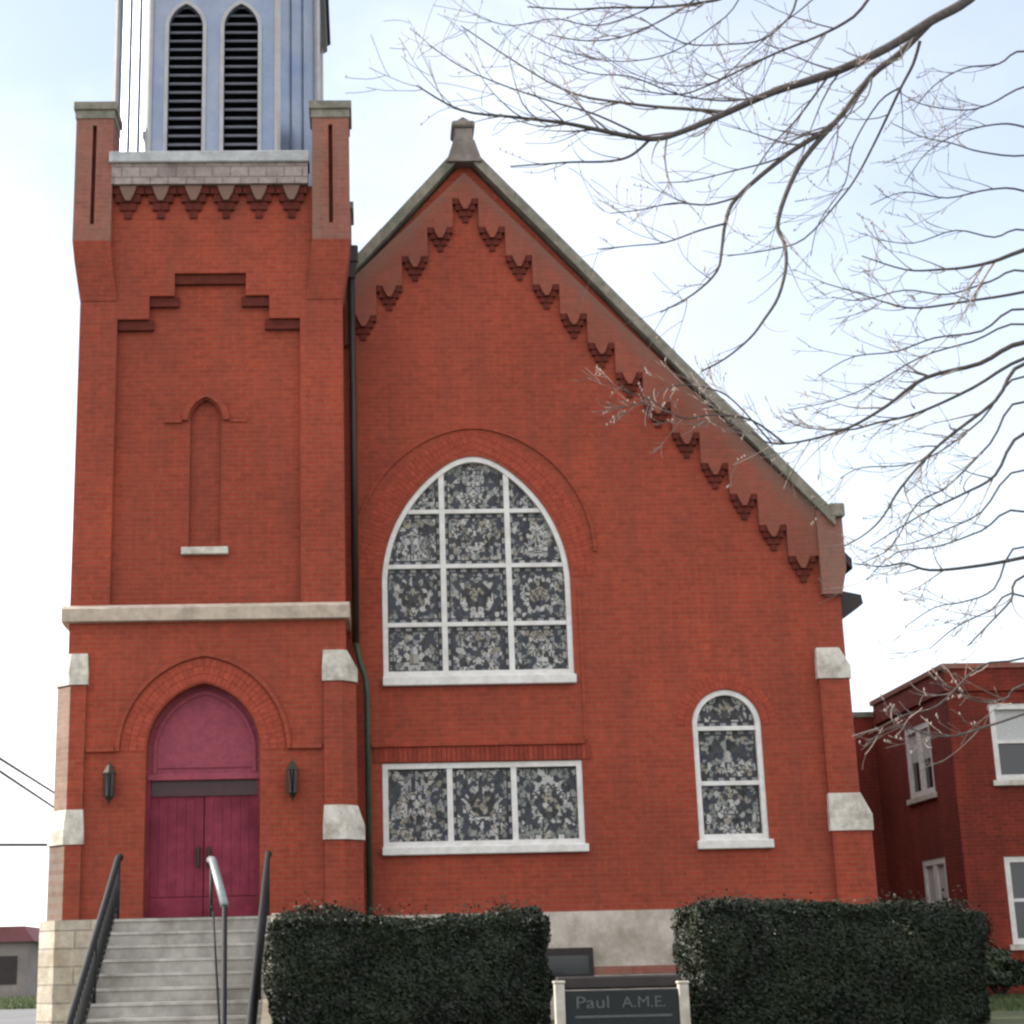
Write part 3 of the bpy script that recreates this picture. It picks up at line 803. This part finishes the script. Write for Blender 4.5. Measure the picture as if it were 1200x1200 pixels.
# extrude profile along x
pr = [p for i, p in enumerate(prof) if i == 0 or p != prof[i-1]]
a = [bm.verts.new((SX0, q[0], q[1])) for q in pr]; b = [bm.verts.new((SX1, q[0], q[1])) for q in pr]
for i in range(len(pr)-1): bm.faces.new((a[i], a[i+1], b[i+1], b[i]))
bmesh.ops.recalc_face_normals(bm, faces=bm.faces)
obj('treads', bm, M['conc'], st)
bm = BM(); box(bm, DC-DW+.002, DC+DW-.002, 23.842, T+.45, 2.15, DZ0+.022); obj('threshold', bm, M['conc'], st)
def cheek(x0, x1):
    bm = BM(); yb = 19.2
    P = [(23.83, -.1), (23.83, DZ0+.03), (23.1, DZ0+.03), (19.35, DZ0+.03-3.75*.6034), (19.35, -.1)]
    a = [bm.verts.new((x0, q[0], q[1])) for q in P]; b = [bm.verts.new((x1, q[0], q[1])) for q in P]
    for i in range(5):
        j = (i+1) % 5; bm.faces.new((a[i], a[j], b[j], b[i]))
    bm.faces.new(a); bm.faces.new(list(reversed(b))); bmesh.ops.recalc_face_normals(bm, faces=bm.faces)
    return obj('cheek_wall', bm, M['cheek'], st)
cheek(SX1+.002, SX1+.16); cheek(SX0-.12, SX0-.002)
def zst(y): return DZ0 if y > 23.15 else DZ0-(23.15-y)*rise/tread
def railing(label, xt, xb, mat, h=.82, pickets=True, topmat=None, w_=.022, bend=None):
    t = thing('handrail', label, 'handrail', (xt, 23.2, DZ0), 'iron handrails on the church steps')
    fy = lambda k: 23.25-k*3.75
    X = bend or (lambda y: xt+(xb-xt)*(23.25-y)/3.75)
    P = [(X(23.25), 23.25, DZ0+h), (X(23.1), 23.1, DZ0+h), (X(22.1), 22.1, DZ0-(23.15-22.1)*rise/tread+h), (X(19.6), 19.6, zst(19.6)+h), (X(19.45), 19.4, zst(19.6)+h-.15)]
    tube_obj('top_rail', [(P, w_)], topmat or mat, t)
    tube_obj('bottom_rail', [([(X(23.2), 23.2, DZ0+.14), (X(23.05), 23.05, DZ0+.13), (X(19.65), 19.65, zst(19.65)+.14)], .014)], mat, t)
    for yy in (23.2, 21.45, 19.65):
        tube_obj('post', [([(X(yy), yy, max(0, zst(yy)-.1)), (X(yy), yy, zst(yy)+h-.005)], .024)], mat, t)
    if pickets:
        runs = []; yy = 23.05
        while yy > 19.75:
            runs.append(([(X(yy), yy, zst(yy)+.13), (X(yy), yy, zst(yy)+h-.01)], .011)); yy -= .125
        for r in runs: tube_obj('picket', [r], mat, t, 5)
    bm = BM(); bmesh.ops.create_uvsphere(bm, u_segments=10, v_segments=8, radius=.05, matrix=Matrix.Translation((xt, 23.27, DZ0+h+.02)))
    obj('knob', bm, mat, t, True)
    return t
railing('black iron handrail with close pickets along the left edge of the steps', SX0+.10, SX0+.08, M['iron'], .80, w_=.045)
railing('black iron handrail beside the left hedge at the right edge of the steps', SX1-.05, SX1-.05, M['iron'], .80, w_=.04)
def mx(y): return -2.16+.30*min(1, (23.3-y)/1.2)+.22*max(0, (22.1-y)/2.6)
mr = railing('grey topped handrail with few posts slanting down the middle of the steps', -2.16, -1.63, M['iron'], .72, False, None, .034, mx)
tube_obj('grey_top', [([(mx(23.3), 23.3, DZ0+.76), (mx(23.1), 23.1, DZ0+.745), (mx(22.1), 22.1, zst(22.1)+.745)], .056)], M['galv'], mr)  # grey sleeve over the upper run; the lower run stays dark iron

# ------------------------------------------------------------------ HEDGES
def leafcloud(name, parent, mat, pts, size, seed=0):
    rnd = random.Random(seed); V, F, C = [], [], []
    for p, nrm, shade in pts:
        s = size*rnd.uniform(.6, 1.4)
        d = (nrm*1.1+Vector((rnd.gauss(0, .6), rnd.gauss(0, .6), rnd.gauss(0, .6)))).normalized()
        u = d.cross(Vector((rnd.random(), rnd.random(), rnd.random()+.1))).normalized(); v = d.cross(u)
        b = len(V)
        V += [tuple(p-u*s), tuple(p+v*s*.45), tuple(p+u*s), tuple(p-v*s*.45)]
        F.append((b, b+1, b+2, b+3)); g = min(1, max(0, shade+rnd.uniform(-.25, .25))); r_ = rnd.random(); C.append((g, g, .9 if r_ < .035 else .45 if r_ < .12 else 0))
    o = obj(name, (V, [], F), mat, parent); paint(o, C); return o

def hedge(label, x0, x1, y0, y1, zb, ztop, seed, droop=0):
    t = thing('hedge', label, 'hedge', ((x0+x1)/2, (y0+y1)/2, zb), 'clipped hedges in front of the church')
    rnd = random.Random(seed); off = Vector((seed*7.3, 0, 0)); pts = []
    def disp(p): return .24*noise.noise(p*.9+off)+.11*noise.noise(p*3.2+off)
    def shade(p): return .38+.9*noise.noise(p*2.3+off)+.25*noise.noise(p*9+off)
    def add(p, n, k):
        bul = disp(p)
        pts.append((p+n*(bul-rnd.random()**2*.22), n, shade(p)))
    A = (x1-x0)*(ztop-zb); cnt = int(A*9500)
    zt = lambda x: ztop-droop*max(0, (x-x0)/(x1-x0)-.45)
    for _ in range(cnt):
        x = rnd.uniform(x0, x1); z = zb+(zt(x)-zb)*rnd.random()
        add(Vector((x, y0+.10*max(0, (z-ztop+.3)/.3)**2, z)), Vector((0, -1, 0)), 0)
    for _ in range(int((x1-x0)*(y1-y0)*3600)):
        x = rnd.uniform(x0, x1); yy = rnd.uniform(y0, y1); zz = zt(x)
        if rnd.random() < .08: zz += rnd.random()**2*.16
        add(Vector((x, yy, zz)), Vector((0, -.2, 1)), 0)
    for X, nn in ((x0, -1), (x1, 1)):
        for _ in range(int((y1-y0)*(ztop-zb)*4200)):
            z = zb+(zt(X)-zb)*rnd.random(); add(Vector((X, rnd.uniform(y0, y1), z)), Vector((nn, 0, 0)), 0)
    leafcloud('foliage', t, M['leaf'], pts, .027, seed)
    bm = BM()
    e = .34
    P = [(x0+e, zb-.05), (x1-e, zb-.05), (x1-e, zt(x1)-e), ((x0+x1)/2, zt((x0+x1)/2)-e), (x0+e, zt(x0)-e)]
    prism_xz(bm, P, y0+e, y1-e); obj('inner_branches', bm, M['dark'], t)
    return t
hedge('wide dark green clipped hedge between the steps and the sign', -1.10, 2.02, 19.7, 21.4, .75, 2.12, 3)
hedge('dark green clipped hedge right of the sign below the lancet window', 3.84, 7.10, 19.8, 21.6, .75, 2.20, 5, .28)

# ------------------------------------------------------------------ SIGN
sg = thing('church_sign', 'low dark name board with faded pale lettering between two white posts', 'sign', (2.82, 18.9, .75))
pL = at(655, 1155, 18.9); pR = at(800, 1155, 18.9)
for p in (pL, pR):
    bm = BM(); box(bm, p.x-.055, p.x+.055, 18.84, 18.96, .7, p.z+.02, .01); box(bm, p.x-.065, p.x+.065, 18.83, 18.97, p.z+.02, p.z+.05, .008)
    obj('post', bm, M['post'], sg)
bm = BM(); box(bm, pL.x+.06, pR.x-.06, 18.87, 18.93, .82, 1.29, .008); bd = obj('board', bm, M['signb'], sg)
bm = BM(); box(bm, pL.x-.02, pR.x+.0, 18.985, 19.10, 1.30, 1.44, .02); obj('board_hood', bm, M['pipe'], sg)
# faded painted lettering and an underline rule
zb_ = at(720, 1181, 18.86).z
def words(txt, x0, x1, z, h):
    cu = bpy.data.curves.new('lettering', 'FONT'); cu.body = txt; cu.extrude = .004; cu.offset = .0
    to = bpy.data.objects.new('lettering', cu); COL.objects.link(to)
    bpy.context.view_layer.update()
    me = bpy.data.meshes.new_from_object(to.evaluated_get(bpy.context.evaluated_depsgraph_get()))
    COL.objects.unlink(to); bpy.data.objects.remove(to)
    xs_ = [v.co.x for v in me.vertices]; ys_ = [v.co.y for v in me.vertices]; a, b = min(xs_), max(xs_); lo = min(ys_); hi = max(ys_)
    for v in me.vertices:
        v.co = Vector((x0+(v.co.x-a)/(b-a)*(x1-x0), 18.866-v.co.z, z+(v.co.y-lo)/(hi-lo)*h))
    me.materials.append(M['signl']); o = bpy.data.objects.new('lettering', me); COL.objects.link(o); o.parent = bd
words('Paul', at(676, 1180, 18.86).x, at(714, 1180, 18.86).x, zb_, .125)
words('A.M.E.', at(729, 1180, 18.86).x, at(780, 1180, 18.86).x, zb_, .115)
bm = BM(); box(bm, pL.x+.16, pR.x-.14, 18.862, 18.869, zb_-.10, zb_-.075); obj('rule_line', bm, M['signl'], bd)

# ------------------------------------------------------------------ NEIGHBOUR BUILDING
nb = thing('brick_building', 'dark red flat roofed two storey brick building beyond the church on the right', 'building', (13, 34, .8))
NX, NY0, NY1, NZ = 11.25, 32.0, 36.8, 6.95
def quadwin(X0, X1, Z0, Z1): return [(X0, Z0), (X0, Z1), (X1, Z1), (X1, Z0)]
fw_ = [(12.05, 13.35, 4.77, 6.25), (12.02, 13.15, 1.72, 3.34)]
bm = BM()
plate(bm, [(NX, .5), (20, .5), (20, NZ), (NX, NZ)], [quadwin(*q) for q in fw_]+[quadwin(a+4, b+4, c, d) for a, b, c, d in fw_], NY0, NY0+.3)
obj('front_wall', bm, M['brick_n'], nb)
bm = BM()
sw_ = [(33.2, 34.8, 4.68, 6.12), (33.05, 34.45, 1.75, 3.42)]
loops = [[(NY0+.3, .5), (NY1, .5), (NY1, NZ), (NY0+.3, NZ)]]+[quadwin(*q) for q in sw_]
plate(bm, loops[0], loops[1:], 0, .3)
bmesh.ops.transform(bm, matrix=Matrix(((0, 1, 0, NX), (1, 0, 0, 0), (0, 0, 1, 0), (0, 0, 0, 1))), verts=bm.verts)
bmesh.ops.recalc_face_normals(bm, faces=bm.faces)
obj('side_wall', bm, M['brick_n'], nb)
bm = BM(); box(bm, NX+.3, 20, NY1-.3, NY1, .5, NZ); box(bm, 19.7, 20.0, NY0+.3, NY1-.3, .5, NZ); obj('rear_wall', bm, M['brick_n'], nb)
bm = BM(); box(bm, NX-.04, 20.04, NY0-.04, NY1+.1, NZ, NZ+.10); obj('parapet_coping', bm, M['brick_w'], nb)
bm = BM(); box(bm, NX-.05, 20.02, NY0-.05, NY0-.002, NZ-.45, NZ-.33); box(bm, NX-.05, NX-.002, NY0-.002, NY1, NZ-.45, NZ-.33); obj('brick_cornice', bm, M['brick_n'], nb)
for dx in (0, 4):
    for (a, b, c, d) in fw_:
        a += dx; b += dx
        bm = BM(); t = .11
        box(bm, a+.002, a+t, NY0+.02, NY0+.15, c+.002, d-.002); box(bm, b-t, b-.002, NY0+.02, NY0+.15, c+.002, d-.002)
        box(bm, a+t, b-t, NY0+.022, NY0+.15, d-t, d-.002); box(bm, a+t, b-t, NY0+.022, NY0+.15, c+.002, c+t)
        box(bm, a+t, b-t, NY0+.03, NY0+.14, (c+d)/2-.03, (c+d)/2+.03)
        wn = obj('window', bm, M['white'], nb)
        bm = BM(); box(bm, a, b, NY0+.12, NY0+.14, c, d); obj('pane', bm, M['nglass'], wn)
        if c > 3:
            bm = BM(); box(bm, a+t, b-t, NY0+.10, NY0+.115, c+.75, d-t); obj('blind', bm, M['blind'], wn)
        bm = BM(); box(bm, a-.08, b+.08, NY0-.06, NY0+.1, c-.10, c); obj('sill', bm, M['cap_stone'], wn)
for (a, b, c, d) in sw_:
    bm = BM(); t = .12; x0, x1 = NX+.01, NX+.12
    box(bm, x0, x1, a+.002, a+t, c+.002, d-.002); box(bm, x0, x1, b-t, b-.002, c+.002, d-.002)
    box(bm, x0+.002, x1, a+t, b-t, d-t, d-.002); box(bm, x0+.002, x1, a+t, b-t, c+.002, c+t); box(bm, x0+.004, x1, (a+b)/2-.09, (a+b)/2+.09, c+t, d-t)
    wn = obj('window', bm, M['white'], nb)
    bm = BM(); box(bm, x0+.07, x0+.09, a, b, c, d); obj('pane', bm, M['nglass'], wn)
    bm = BM(); box(bm, x0+.05, x0+.06, a+t, b-t, (c+d)/2, d-t); obj('blind', bm, M['blind'], wn)
    bm = BM(); box(bm, NX-.06, NX+.1, a-.08, b+.08, c-.1, c); obj('sill', bm, M['cap_stone'], wn)
bm = BM(); box(bm, 9.2, 16, NY1+.05, 42, .5, 6.70); obj('rear_wing', bm, M['brick_n'], nb)
bm = BM(); box(bm, 9.1, 16, NY1+.02, 42.1, 6.70, 6.82); obj('wing_coping', bm, M['coping'], nb)

# foundation shrubs by the neighbour building (far right, dark)
def shrub(label, cx, cy, zb, rx, ry, h, seed, mat):
    t = thing('shrub', label, 'shrub', (cx, cy, zb))
    rnd = random.Random(seed); pts = []
    for _ in range(4500):
        d = Vector((rnd.gauss(0, 1), rnd.gauss(0, 1), rnd.gauss(0, 1))).normalized()
        if d.z < -.3: continue
        r = .72+.35*noise.noise(d*2.2+Vector((seed, 0, 0)))+rnd.uniform(-.12, .08)
        p = Vector((cx+d.x*rx*r, cy+d.y*ry*r, zb+h*.42+d.z*h*.6*r))
        pts.append((p, d, .4+.8*noise.noise(p*3)))
    leafcloud('foliage', t, mat, pts, .06, seed)
    V, F = [], []
    for k in range(7):
        a = k*.9; tube(V, F, [Vector((cx, cy, zb-.05)), Vector((cx+math.cos(a)*rx*.3, cy+math.sin(a)*ry*.3, zb+h*.4)), Vector((cx+math.cos(a)*rx*.5, cy+math.sin(a)*ry*.5, zb+h*.75))], [.03, .02, .008])
    obj('stem', ([tuple(v) for v in V], [], F), M['bark'], t)
shrub('dark rounded shrub behind the right end of the right hedge', 10.2, 29.5, .78, 1.1, .9, 1.1, 11, M['ivy'])
shrub('low dark bush at the foot of the neighbouring brick wall', 11.4, 31.2, .78, .8, .6, .8, 12, M['leaf'])

# ------------------------------------------------------------------ GROUND
bm = BM()
bmesh.ops.create_grid(bm, x_segments=2, y_segments=2, size=1500)
g = obj('ground', bm, M['soil']); g.location.z = -.02; tag(g, kind='structure')
def sheet(name, x0, x1, y0, y1, z, mat):
    bm = BM(); bm.faces.new([bm.verts.new(q) for q in ((x0, y0, z), (x1, y0, z), (x1, y1, z), (x0, y1, z))])
    return tag(obj(name, bm, mat), kind='structure')
sheet('street', -200, 200, -9, 13.5, -.012, M['street'])
sheet('parking_lot', -120, -5.6, 20, 83, -.006, M['asphalt'])
bm = BM(); box(bm, -200, 200, 13.5, 13.65, -.1, .12); tag(obj('kerb', bm, M['walk']), kind='structure')
bm = BM(); box(bm, -200, 200, 15.2, 16.9, -.1, .13); tag(obj('sidewalk', bm, M['walk']), kind='structure')
sheet('front_path', SX0-.2, SX1+.2, 16.9, 19.7, .004, M['walk'])
# raised lawn round the church
bm = BM()
xs = [-1.14, 60]; prof = [(16.9, .0), (17.6, .45), (18.3, .74), (19.2, .80), (60, .82)]
for i in range(len(prof)-1):
    (ya, za), (yb, zb) = prof[i], prof[i+1]
    bm.faces.new([bm.verts.new(q) for q in ((xs[0], ya, za), (xs[1], ya, za), (xs[1], yb, zb), (xs[0], yb, zb))])
bm.faces.new([bm.verts.new((xs[0], y, z)) for y, z in prof]+[bm.verts.new((xs[0], 60, -.1)), bm.verts.new((xs[0], 16.9, -.1))])
bmesh.ops.recalc_face_normals(bm, faces=bm.faces)
tag(obj('lawn', bm, M['soil']), kind='structure')
# grass blades on the visible lawn patches
def grass(name, x0, x1, y0, y1, zf, n, hgt, seed, label):
    rnd = random.Random(seed); V, F, C = [], [], []
    for _ in range(n):
        x = rnd.uniform(x0, x1); y = rnd.uniform(y0, y1); z = zf(y); a = rnd.uniform(0, PI); h = hgt*rnd.uniform(.5, 1.3); w_ = hgt*.12
        b = len(V); dx, dy = math.cos(a)*w_, math.sin(a)*w_; lx, ly = rnd.gauss(0, .3)*h, rnd.gauss(0, .3)*h
        V += [(x-dx, y-dy, z), (x+dx, y+dy, z), (x+lx, y+ly, z+h)]; F.append((b, b+1, b+2)); c = min(1, max(0, .5+noise.noise(Vector((x, y, 0))*.8)+rnd.uniform(-.2, .2))); C.append((c, c, 0))
    o = obj(name, (V, [], F), M['grass']); paint(o, C); tag(o, label, 'grass', kind='stuff')
grass('grass', 7.4, 14, 24, 32, lambda y: .80, 30000, .07, 1, 'short green lawn beside the neighbouring building')
grass('grass', -40, -12, 84, 118, lambda y: -.02, 60000, .22, 2, 'strip of green grass beyond the parking lot')

# far building, left
fb = thing('far_building', 'low grey-brown building with dark red roof in the distance at the far left', 'building', (-30, 135, 0))
bm = BM(); box(bm, -42, -25.2, 128, 138, -.1, 3.9); obj('wall', bm, M['farwall'], fb)
bm = BM(); a = [( -42.6, 3.9), (-24.6, 3.9), (-25.4, 5.0), (-42.6, 5.0)]; prism_xz(bm, a, 127.5, 138.5); obj('roof', bm, M['farroof'], fb)
for x in (-40.5, -37.0, -33.4, -30.2, -27.4):
    bm = BM(); box(bm, x, x+1.5, 127.93, 127.99, .9 if x != -33.4 else 0, 2.9); obj('window' if x != -33.4 else 'door', bm, M['pipe'], fb)

# overhead lines
def cable(label, P, rad, sag=0):
    n = 24; pts = []
    A, B = Vector(P[0]), Vector(P[1])
    for i in range(n+1):
        t = i/n; q = A.lerp(B, t); q.z -= sag*4*t*(1-t); pts.append(q)
    o = tube_obj('overhead_cable', [(pts, rad)], M['wire'], None, 6); tag(o, label, 'cable', 'overhead cables left of the tower')
def ext(a, b, k0, k1): return (a+(a-b)*k0, b+(b-a)*k1)
a, b = at(0, 889, 38), at(54, 923, 47); cable('upper of two slanting black overhead wires left of the tower', ext(a, b, .9, 2.2), .032)
a, b = at(0, 904, 38), at(54, 940, 47); cable('lower of two slanting black overhead wires left of the tower', ext(a, b, .9, 2.2), .032)
a, b = at(0, 990, 50), at(56, 990, 50); cable('thick level grey cable crossing behind the tower foot', ext(a, b, 9, 9), .045)

# ------------------------------------------------------------------ TREE
tr = thing('bare_tree', 'leafless street tree with drooping branches reaching over the church front from the right', 'tree', (8.6, 15.2, .1))
trunk_pts = [Vector(q) for q in ((8.6, 15.2, -.1), (8.55, 15.2, 1.0), (8.5, 15.15, 3.0), (8.6, 15.1, 5.5), (8.5, 15.0, 8.0), (8.2, 14.9, 10.5), (8.3, 15.0, 12.8), (8.0, 15.2, 15.0))]
V, F = [], []; tube(V, F, trunk_pts, [.44, .34, .30, .27, .22, .17, .11, .05], 12)
obj('trunk', ([tuple(v) for v in V], [], F), M['bark'], tr, True)
def smooth_path(P, sub=4):
    out = []
    n = len(P)
    for i in range(n-1):
        p0, p1, p2, p3 = P[max(0, i-1)], P[i], P[i+1], P[min(n-1, i+2)]
        for k in range(sub):
            t = k/sub
            out.append(.5*((2*p1)+(p2-p0)*t+(2*p0-5*p1+4*p2-p3)*t*t+(3*p1-p0-3*p2+p3)*t**3))
    out.append(P[-1]); return out
rt_ = random.Random(21)
def grow(V, F, path, rads, depth, dens, length, rnd):
    """side twigs along a path, recursive"""
    L = sum((path[i+1]-path[i]).length for i in range(len(path)-1))
    cnt = int(L*dens*2.7)
    for _ in range(cnt):
        f = rnd.uniform(.18, 1.0); idx = min(len(path)-2, int(f*(len(path)-1)))
        p = path[idx].lerp(path[idx+1], f*(len(path)-1)-idx)
        d = (path[idx+1]-path[idx]).normalized()
        side = Vector((rnd.gauss(0, 1), rnd.gauss(0, .8), rnd.gauss(0, 1))); side = (side-d*side.dot(d)).normalized()
        dd = (d*rnd.uniform(.7, 1.3)+side*rnd.uniform(.4, .9)+Vector((0, 0, -.10))).normalized()
        ln = 1.2*length*rnd.uniform(.4, 1.2)*(1.1-.5*f); n = 6; pts = [p]; q = p.copy(); bend = Vector((rnd.gauss(0, .09), rnd.gauss(0, .09), rnd.uniform(-.02, .13)))
        for k in range(n):
            dd = (dd+bend+Vector((rnd.gauss(0, .07), rnd.gauss(0, .07), rnd.gauss(0, .07)))).normalized(); q = q+dd*ln/n; pts.append(q.copy())
        r0 = min(rads[idx]*.6, .006+.006*depth)
        rr = [max(.0030, r0*(1-.75*k/n)) for k in range(n+1)]
        tube(V, F, pts, rr, 3 if depth < 2 else 4)
        if depth > 0: grow(V, F, pts, rr, depth-1, dens*1.1, length*.55, rnd)
        elif rnd.random() < .35:      # terminal buds
            for q in pts[3:]:
                if rnd.random() < .5: s = .008; tube(V, F, [q, q+Vector((rnd.uniform(-s, s), 0, .022))], [s*.9, s*.5], 4)
def limb(px, Y0, Y1, r0, r1, root=None, depth=1, dens=2.6, length=.85):
    n = len(px); P = [at(x, y, Y0+(Y1-Y0)*i/(n-1)) for i, (x, y) in enumerate(px)]
    if root is not None:
        R0 = Vector(root); mid = R0.lerp(P[0], .5)+Vector((0, 0, .35)); P = [R0, mid]+P
    path = smooth_path(P); m = len(path)
    rads = [r0+(r1-r0)*(i/(m-1))**.8 for i in range(m)]
    V, F = [], []; tube(V, F, path, rads, 7)
    V2, F2 = [], []; grow(V2, F2, path[(8 if root is not None else 0):], rads[(8 if root is not None else 0):], depth, dens, length, rt_)
    l = obj('limb', ([tuple(v) for v in V], [], F), M['bark'], tr, True)
    if V2: obj('twigs', ([tuple(v) for v in V2], [], F2), M['twig'], l)
# upper limb system sweeping in from the top right
limb([(1260, -120), (1190, -52), (1134, 0), (1092, 24), (1038, 57), (972, 87), (906, 108), (852, 132), (800, 154), (762, 163), (700, 152), (660, 144), (600, 137), (540, 129), (488, 100)], 14.6, 12.6, .075, .006, (8.25, 14.95, 9.6), 1, 1.5, .85)
limb([(1092, 24), (1055, 62), (1020, 90), (978, 144), (924, 180), (864, 231), (850, 262), (846, 290), (840, 318), (812, 345), (774, 366)], 14.5, 13.2, .040, .006, None, 1, 1.4, .75)
limb([(978, 144), (942, 186), (922, 225), (911, 264), (919, 285), (921, 312), (912, 348), (895, 375), (879, 396), (850, 420), (822, 435)], 14.1, 13.3, .028, .007, None, 0, 1.5, .5)
limb([(1078, 48), (1070, 75), (1056, 102), (1038, 140), (1026, 165), (1005, 205), (984, 234), (942, 280), (900, 293), (852, 300)], 14.5, 15.4, .018, .006, None, 1, 1.2, .6)
limb([(972, 87), (950, 118), (930, 144), (905, 170), (882, 204)], 14.3, 14.9, .014, .006, None, 1, 1.8, .5)
limb([(762, 163), (740, 182), (714, 189), (670, 190), (640, 192), (598, 195)], 13.4, 13.0, .015, .006, None, 0, 1.8, .45)
limb([(852, 132), (810, 128), (768, 125), (720, 119), (684, 113), (650, 100), (600, 70), (540, 30)], 13.7, 14.6, .020, .006, None, 1, 1.7, .7)
limb([(1050, -20), (1000, 20), (960, 42), (910, 62), (864, 84), (830, 100), (792, 111), (726, 102)], 15.2, 14.6, .024, .006, (8.2, 15.0, 10.4), 1, 1.5, .8)
limb([(960, -20), (925, 20), (894, 46), (850, 52), (800, 50), (750, 20)], 15.8, 15.2, .018, .006, (8.2, 15.1, 11.2), 1, 1.6, .8)
limb([(880, -12), (840, 0), (780, 8), (714, 9), (670, 11), (618, 8)], 13.8, 13.0, .024, .006, (8.15, 14.9, 11.0), 1, 1.5, .7)
limb([(865, -30), (800, 10), (740, 40), (690, 48), (640, 40)], 16.2, 16.6, .018, .006, (8.15, 15.1, 11.6), 1, 1.6, .8)
# right-hand limbs
RT = (8.55, 15.1, 6.6)
limb([(1200, 293), (1165, 306), (1134, 313), (1100, 316), (1061, 316), (1010, 300)], 14.0, 13.6, .030, .005, (8.45, 15.0, 8.2), 2, 2.0, .55)
limb([(1200, 342), (1140, 352), (1075, 361), (1040, 355), (1001, 342), (960, 330)], 15.8, 16.2, .022, .005, (8.5, 15.1, 7.6), 2, 2.1, .55)
limb([(1205, 400), (1148, 426), (1084, 443), (1040, 475), (997, 500), (950, 515), (905, 520), (880, 505)], 14.6, 14.0, .034, .005, RT, 2, 2.1, .55)
limb([(1205, 418), (1139, 455), (1075, 484), (1030, 495), (992, 504), (940, 500), (915, 488)], 15.6, 15.9, .026, .005, (8.55, 15.1, 6.9), 2, 2.1, .55)
limb([(1205, 424), (1166, 470), (1102, 520), (1056, 571), (1035, 605), (1015, 625), (990, 640)], 14.0, 13.6, .026, .005, (8.55, 15.0, 6.4), 2, 1.7, .5)
limb([(1205, 505), (1166, 557), (1130, 578), (1093, 596), (1060, 615), (1020, 640)], 14.9, 14.4, .024, .005, (8.55, 15.1, 5.8), 2, 1.7, .5)
limb([(1205, 652), (1139, 664), (1089, 668), (1060, 660), (1034, 664), (1000, 660)], 14.2, 13.8, .026, .005, (8.6, 15.1, 5.0), 2, 1.8, .42)
limb([(1205, 672), (1185, 703), (1160, 730), (1134, 757)], 13.6, 13.2, .018, .006, (8.6, 15.0, 4.9), 2, 1.7, .4)
limb([(1205, 100), (1160, 122), (1128, 129), (1080, 122), (1050, 105)], 15.6, 16.0, .015, .005, (8.3, 15.1, 9.6), 1, 2.0, .7)
limb([(1205, 182), (1150, 178), (1116, 168), (1080, 160), (1044, 144)], 16.0, 16.4, .015, .005, (8.35, 15.1, 9.0), 1, 2.0, .7)
for k, (px, y0_) in enumerate([
    ([(1205, 318), (1160, 330), (1110, 345), (1060, 340), (1010, 352), (975, 348)], 15.0), ([(1205, 362), (1150, 388), (1095, 396), (1050, 412), (1000, 418), (960, 440)], 13.8),
    ([(1205, 380), (1140, 400), (1080, 418), (1020, 452), (975, 470), (925, 480)], 15.6), ([(1205, 440), (1150, 492), (1100, 530), (1060, 545), (1010, 548), (985, 560)], 14.8),
    ([(1205, 470), (1160, 520), (1110, 570), (1075, 590), (1045, 640), (1010, 660)], 13.6), ([(1205, 550), (1150, 600), (1110, 620), (1070, 636), (1040, 640)], 15.2),
    ([(1205, 600), (1150, 622), (1100, 640), (1050, 648), (1015, 680)], 14.4), ([(1205, 640), (1165, 690), (1130, 705), (1095, 712), (1060, 735)], 14.9),
    ([(1205, 700), (1160, 716), (1120, 735), (1090, 760)], 13.9), ([(1205, 270), (1165, 278), (1120, 270), (1070, 285), (1025, 280)], 15.8),
    ([(1205, 225), (1160, 222), (1110, 232), (1060, 225), (1020, 240)], 14.8), ([(1205, 150), (1165, 146), (1120, 158), (1085, 180), (1060, 215)], 15.4),
    ([(1205, 60), (1170, 75), (1130, 80), (1095, 100), (1070, 130)], 14.2)]):
    limb(px, y0_, y0_-.4, .016, .004, (8.5, 15.1, 9.8-.0105*px[0][1]), 2 if px[0][1] > 300 else 1, 1.9, .5)
for k, (px, y0_) in enumerate([
    ([(1000, -30), (940, 10), (880, 60), (840, 95), (790, 100), (740, 85), (700, 60)], 16.0), ([(900, -20), (850, 20), (790, 60), (730, 72), (670, 62), (620, 40)], 15.5),
    ([(800, -15), (760, 10), (700, 30), (650, 22), (600, 30), (560, 20)], 14.6), ([(760, 163), (700, 135), (650, 120), (590, 100), (540, 78), (500, 50)], 13.4),
    ([(906, 108), (860, 118), (800, 112), (740, 90), (690, 85), (630, 60)], 14.0), ([(1056, 102), (1030, 120), (1000, 170), (990, 215), (960, 260), (950, 300)], 14.8),
    ([(924, 180), (900, 190), (860, 200), (810, 212), (770, 214)], 14.0), ([(864, 231), (830, 240), (790, 238), (750, 246), (715, 250)], 13.6), ([(850, 262), (820, 270), (780, 284), (740, 288), (700, 292)], 13.6)]):
    limb(px, y0_, y0_-.5, .011, .004, (8.2, 15.0, 11.3) if px[0][1] < 0 else None, 1, 1.5, .7)
# pale low twigs that cross the neighbour building and the gable foot
limb([(1205, 800), (1180, 818), (1146, 822), (1120, 808), (1090, 800)], 13.4, 13.2, .013, .005, (8.6, 15.0, 4.0), 1, 3.2, .4)
limb([(1205, 835), (1160, 850), (1120, 862), (1088, 861), (1050, 850), (1015, 872)], 13.0, 12.6, .013, .005, (8.6, 15.0, 3.8), 1, 3.0, .4)
limb([(1205, 770), (1150, 780), (1100, 826), (1060, 838), (1018, 860)], 12.8, 12.6, .012, .005, (8.6, 15.0, 4.2), 2, 2.0, .4)
limb([(920, 520), (880, 492), (835, 486), (800, 490), (765, 470), (722, 455)], 14.0, 13.6, .011, .005, None, 1, 4.0, .38)
limb([(905, 520), (860, 470), (830, 455), (790, 452), (750, 472), (725, 478)], 14.1, 13.8, .009, .004, None, 1, 4.0, .35)
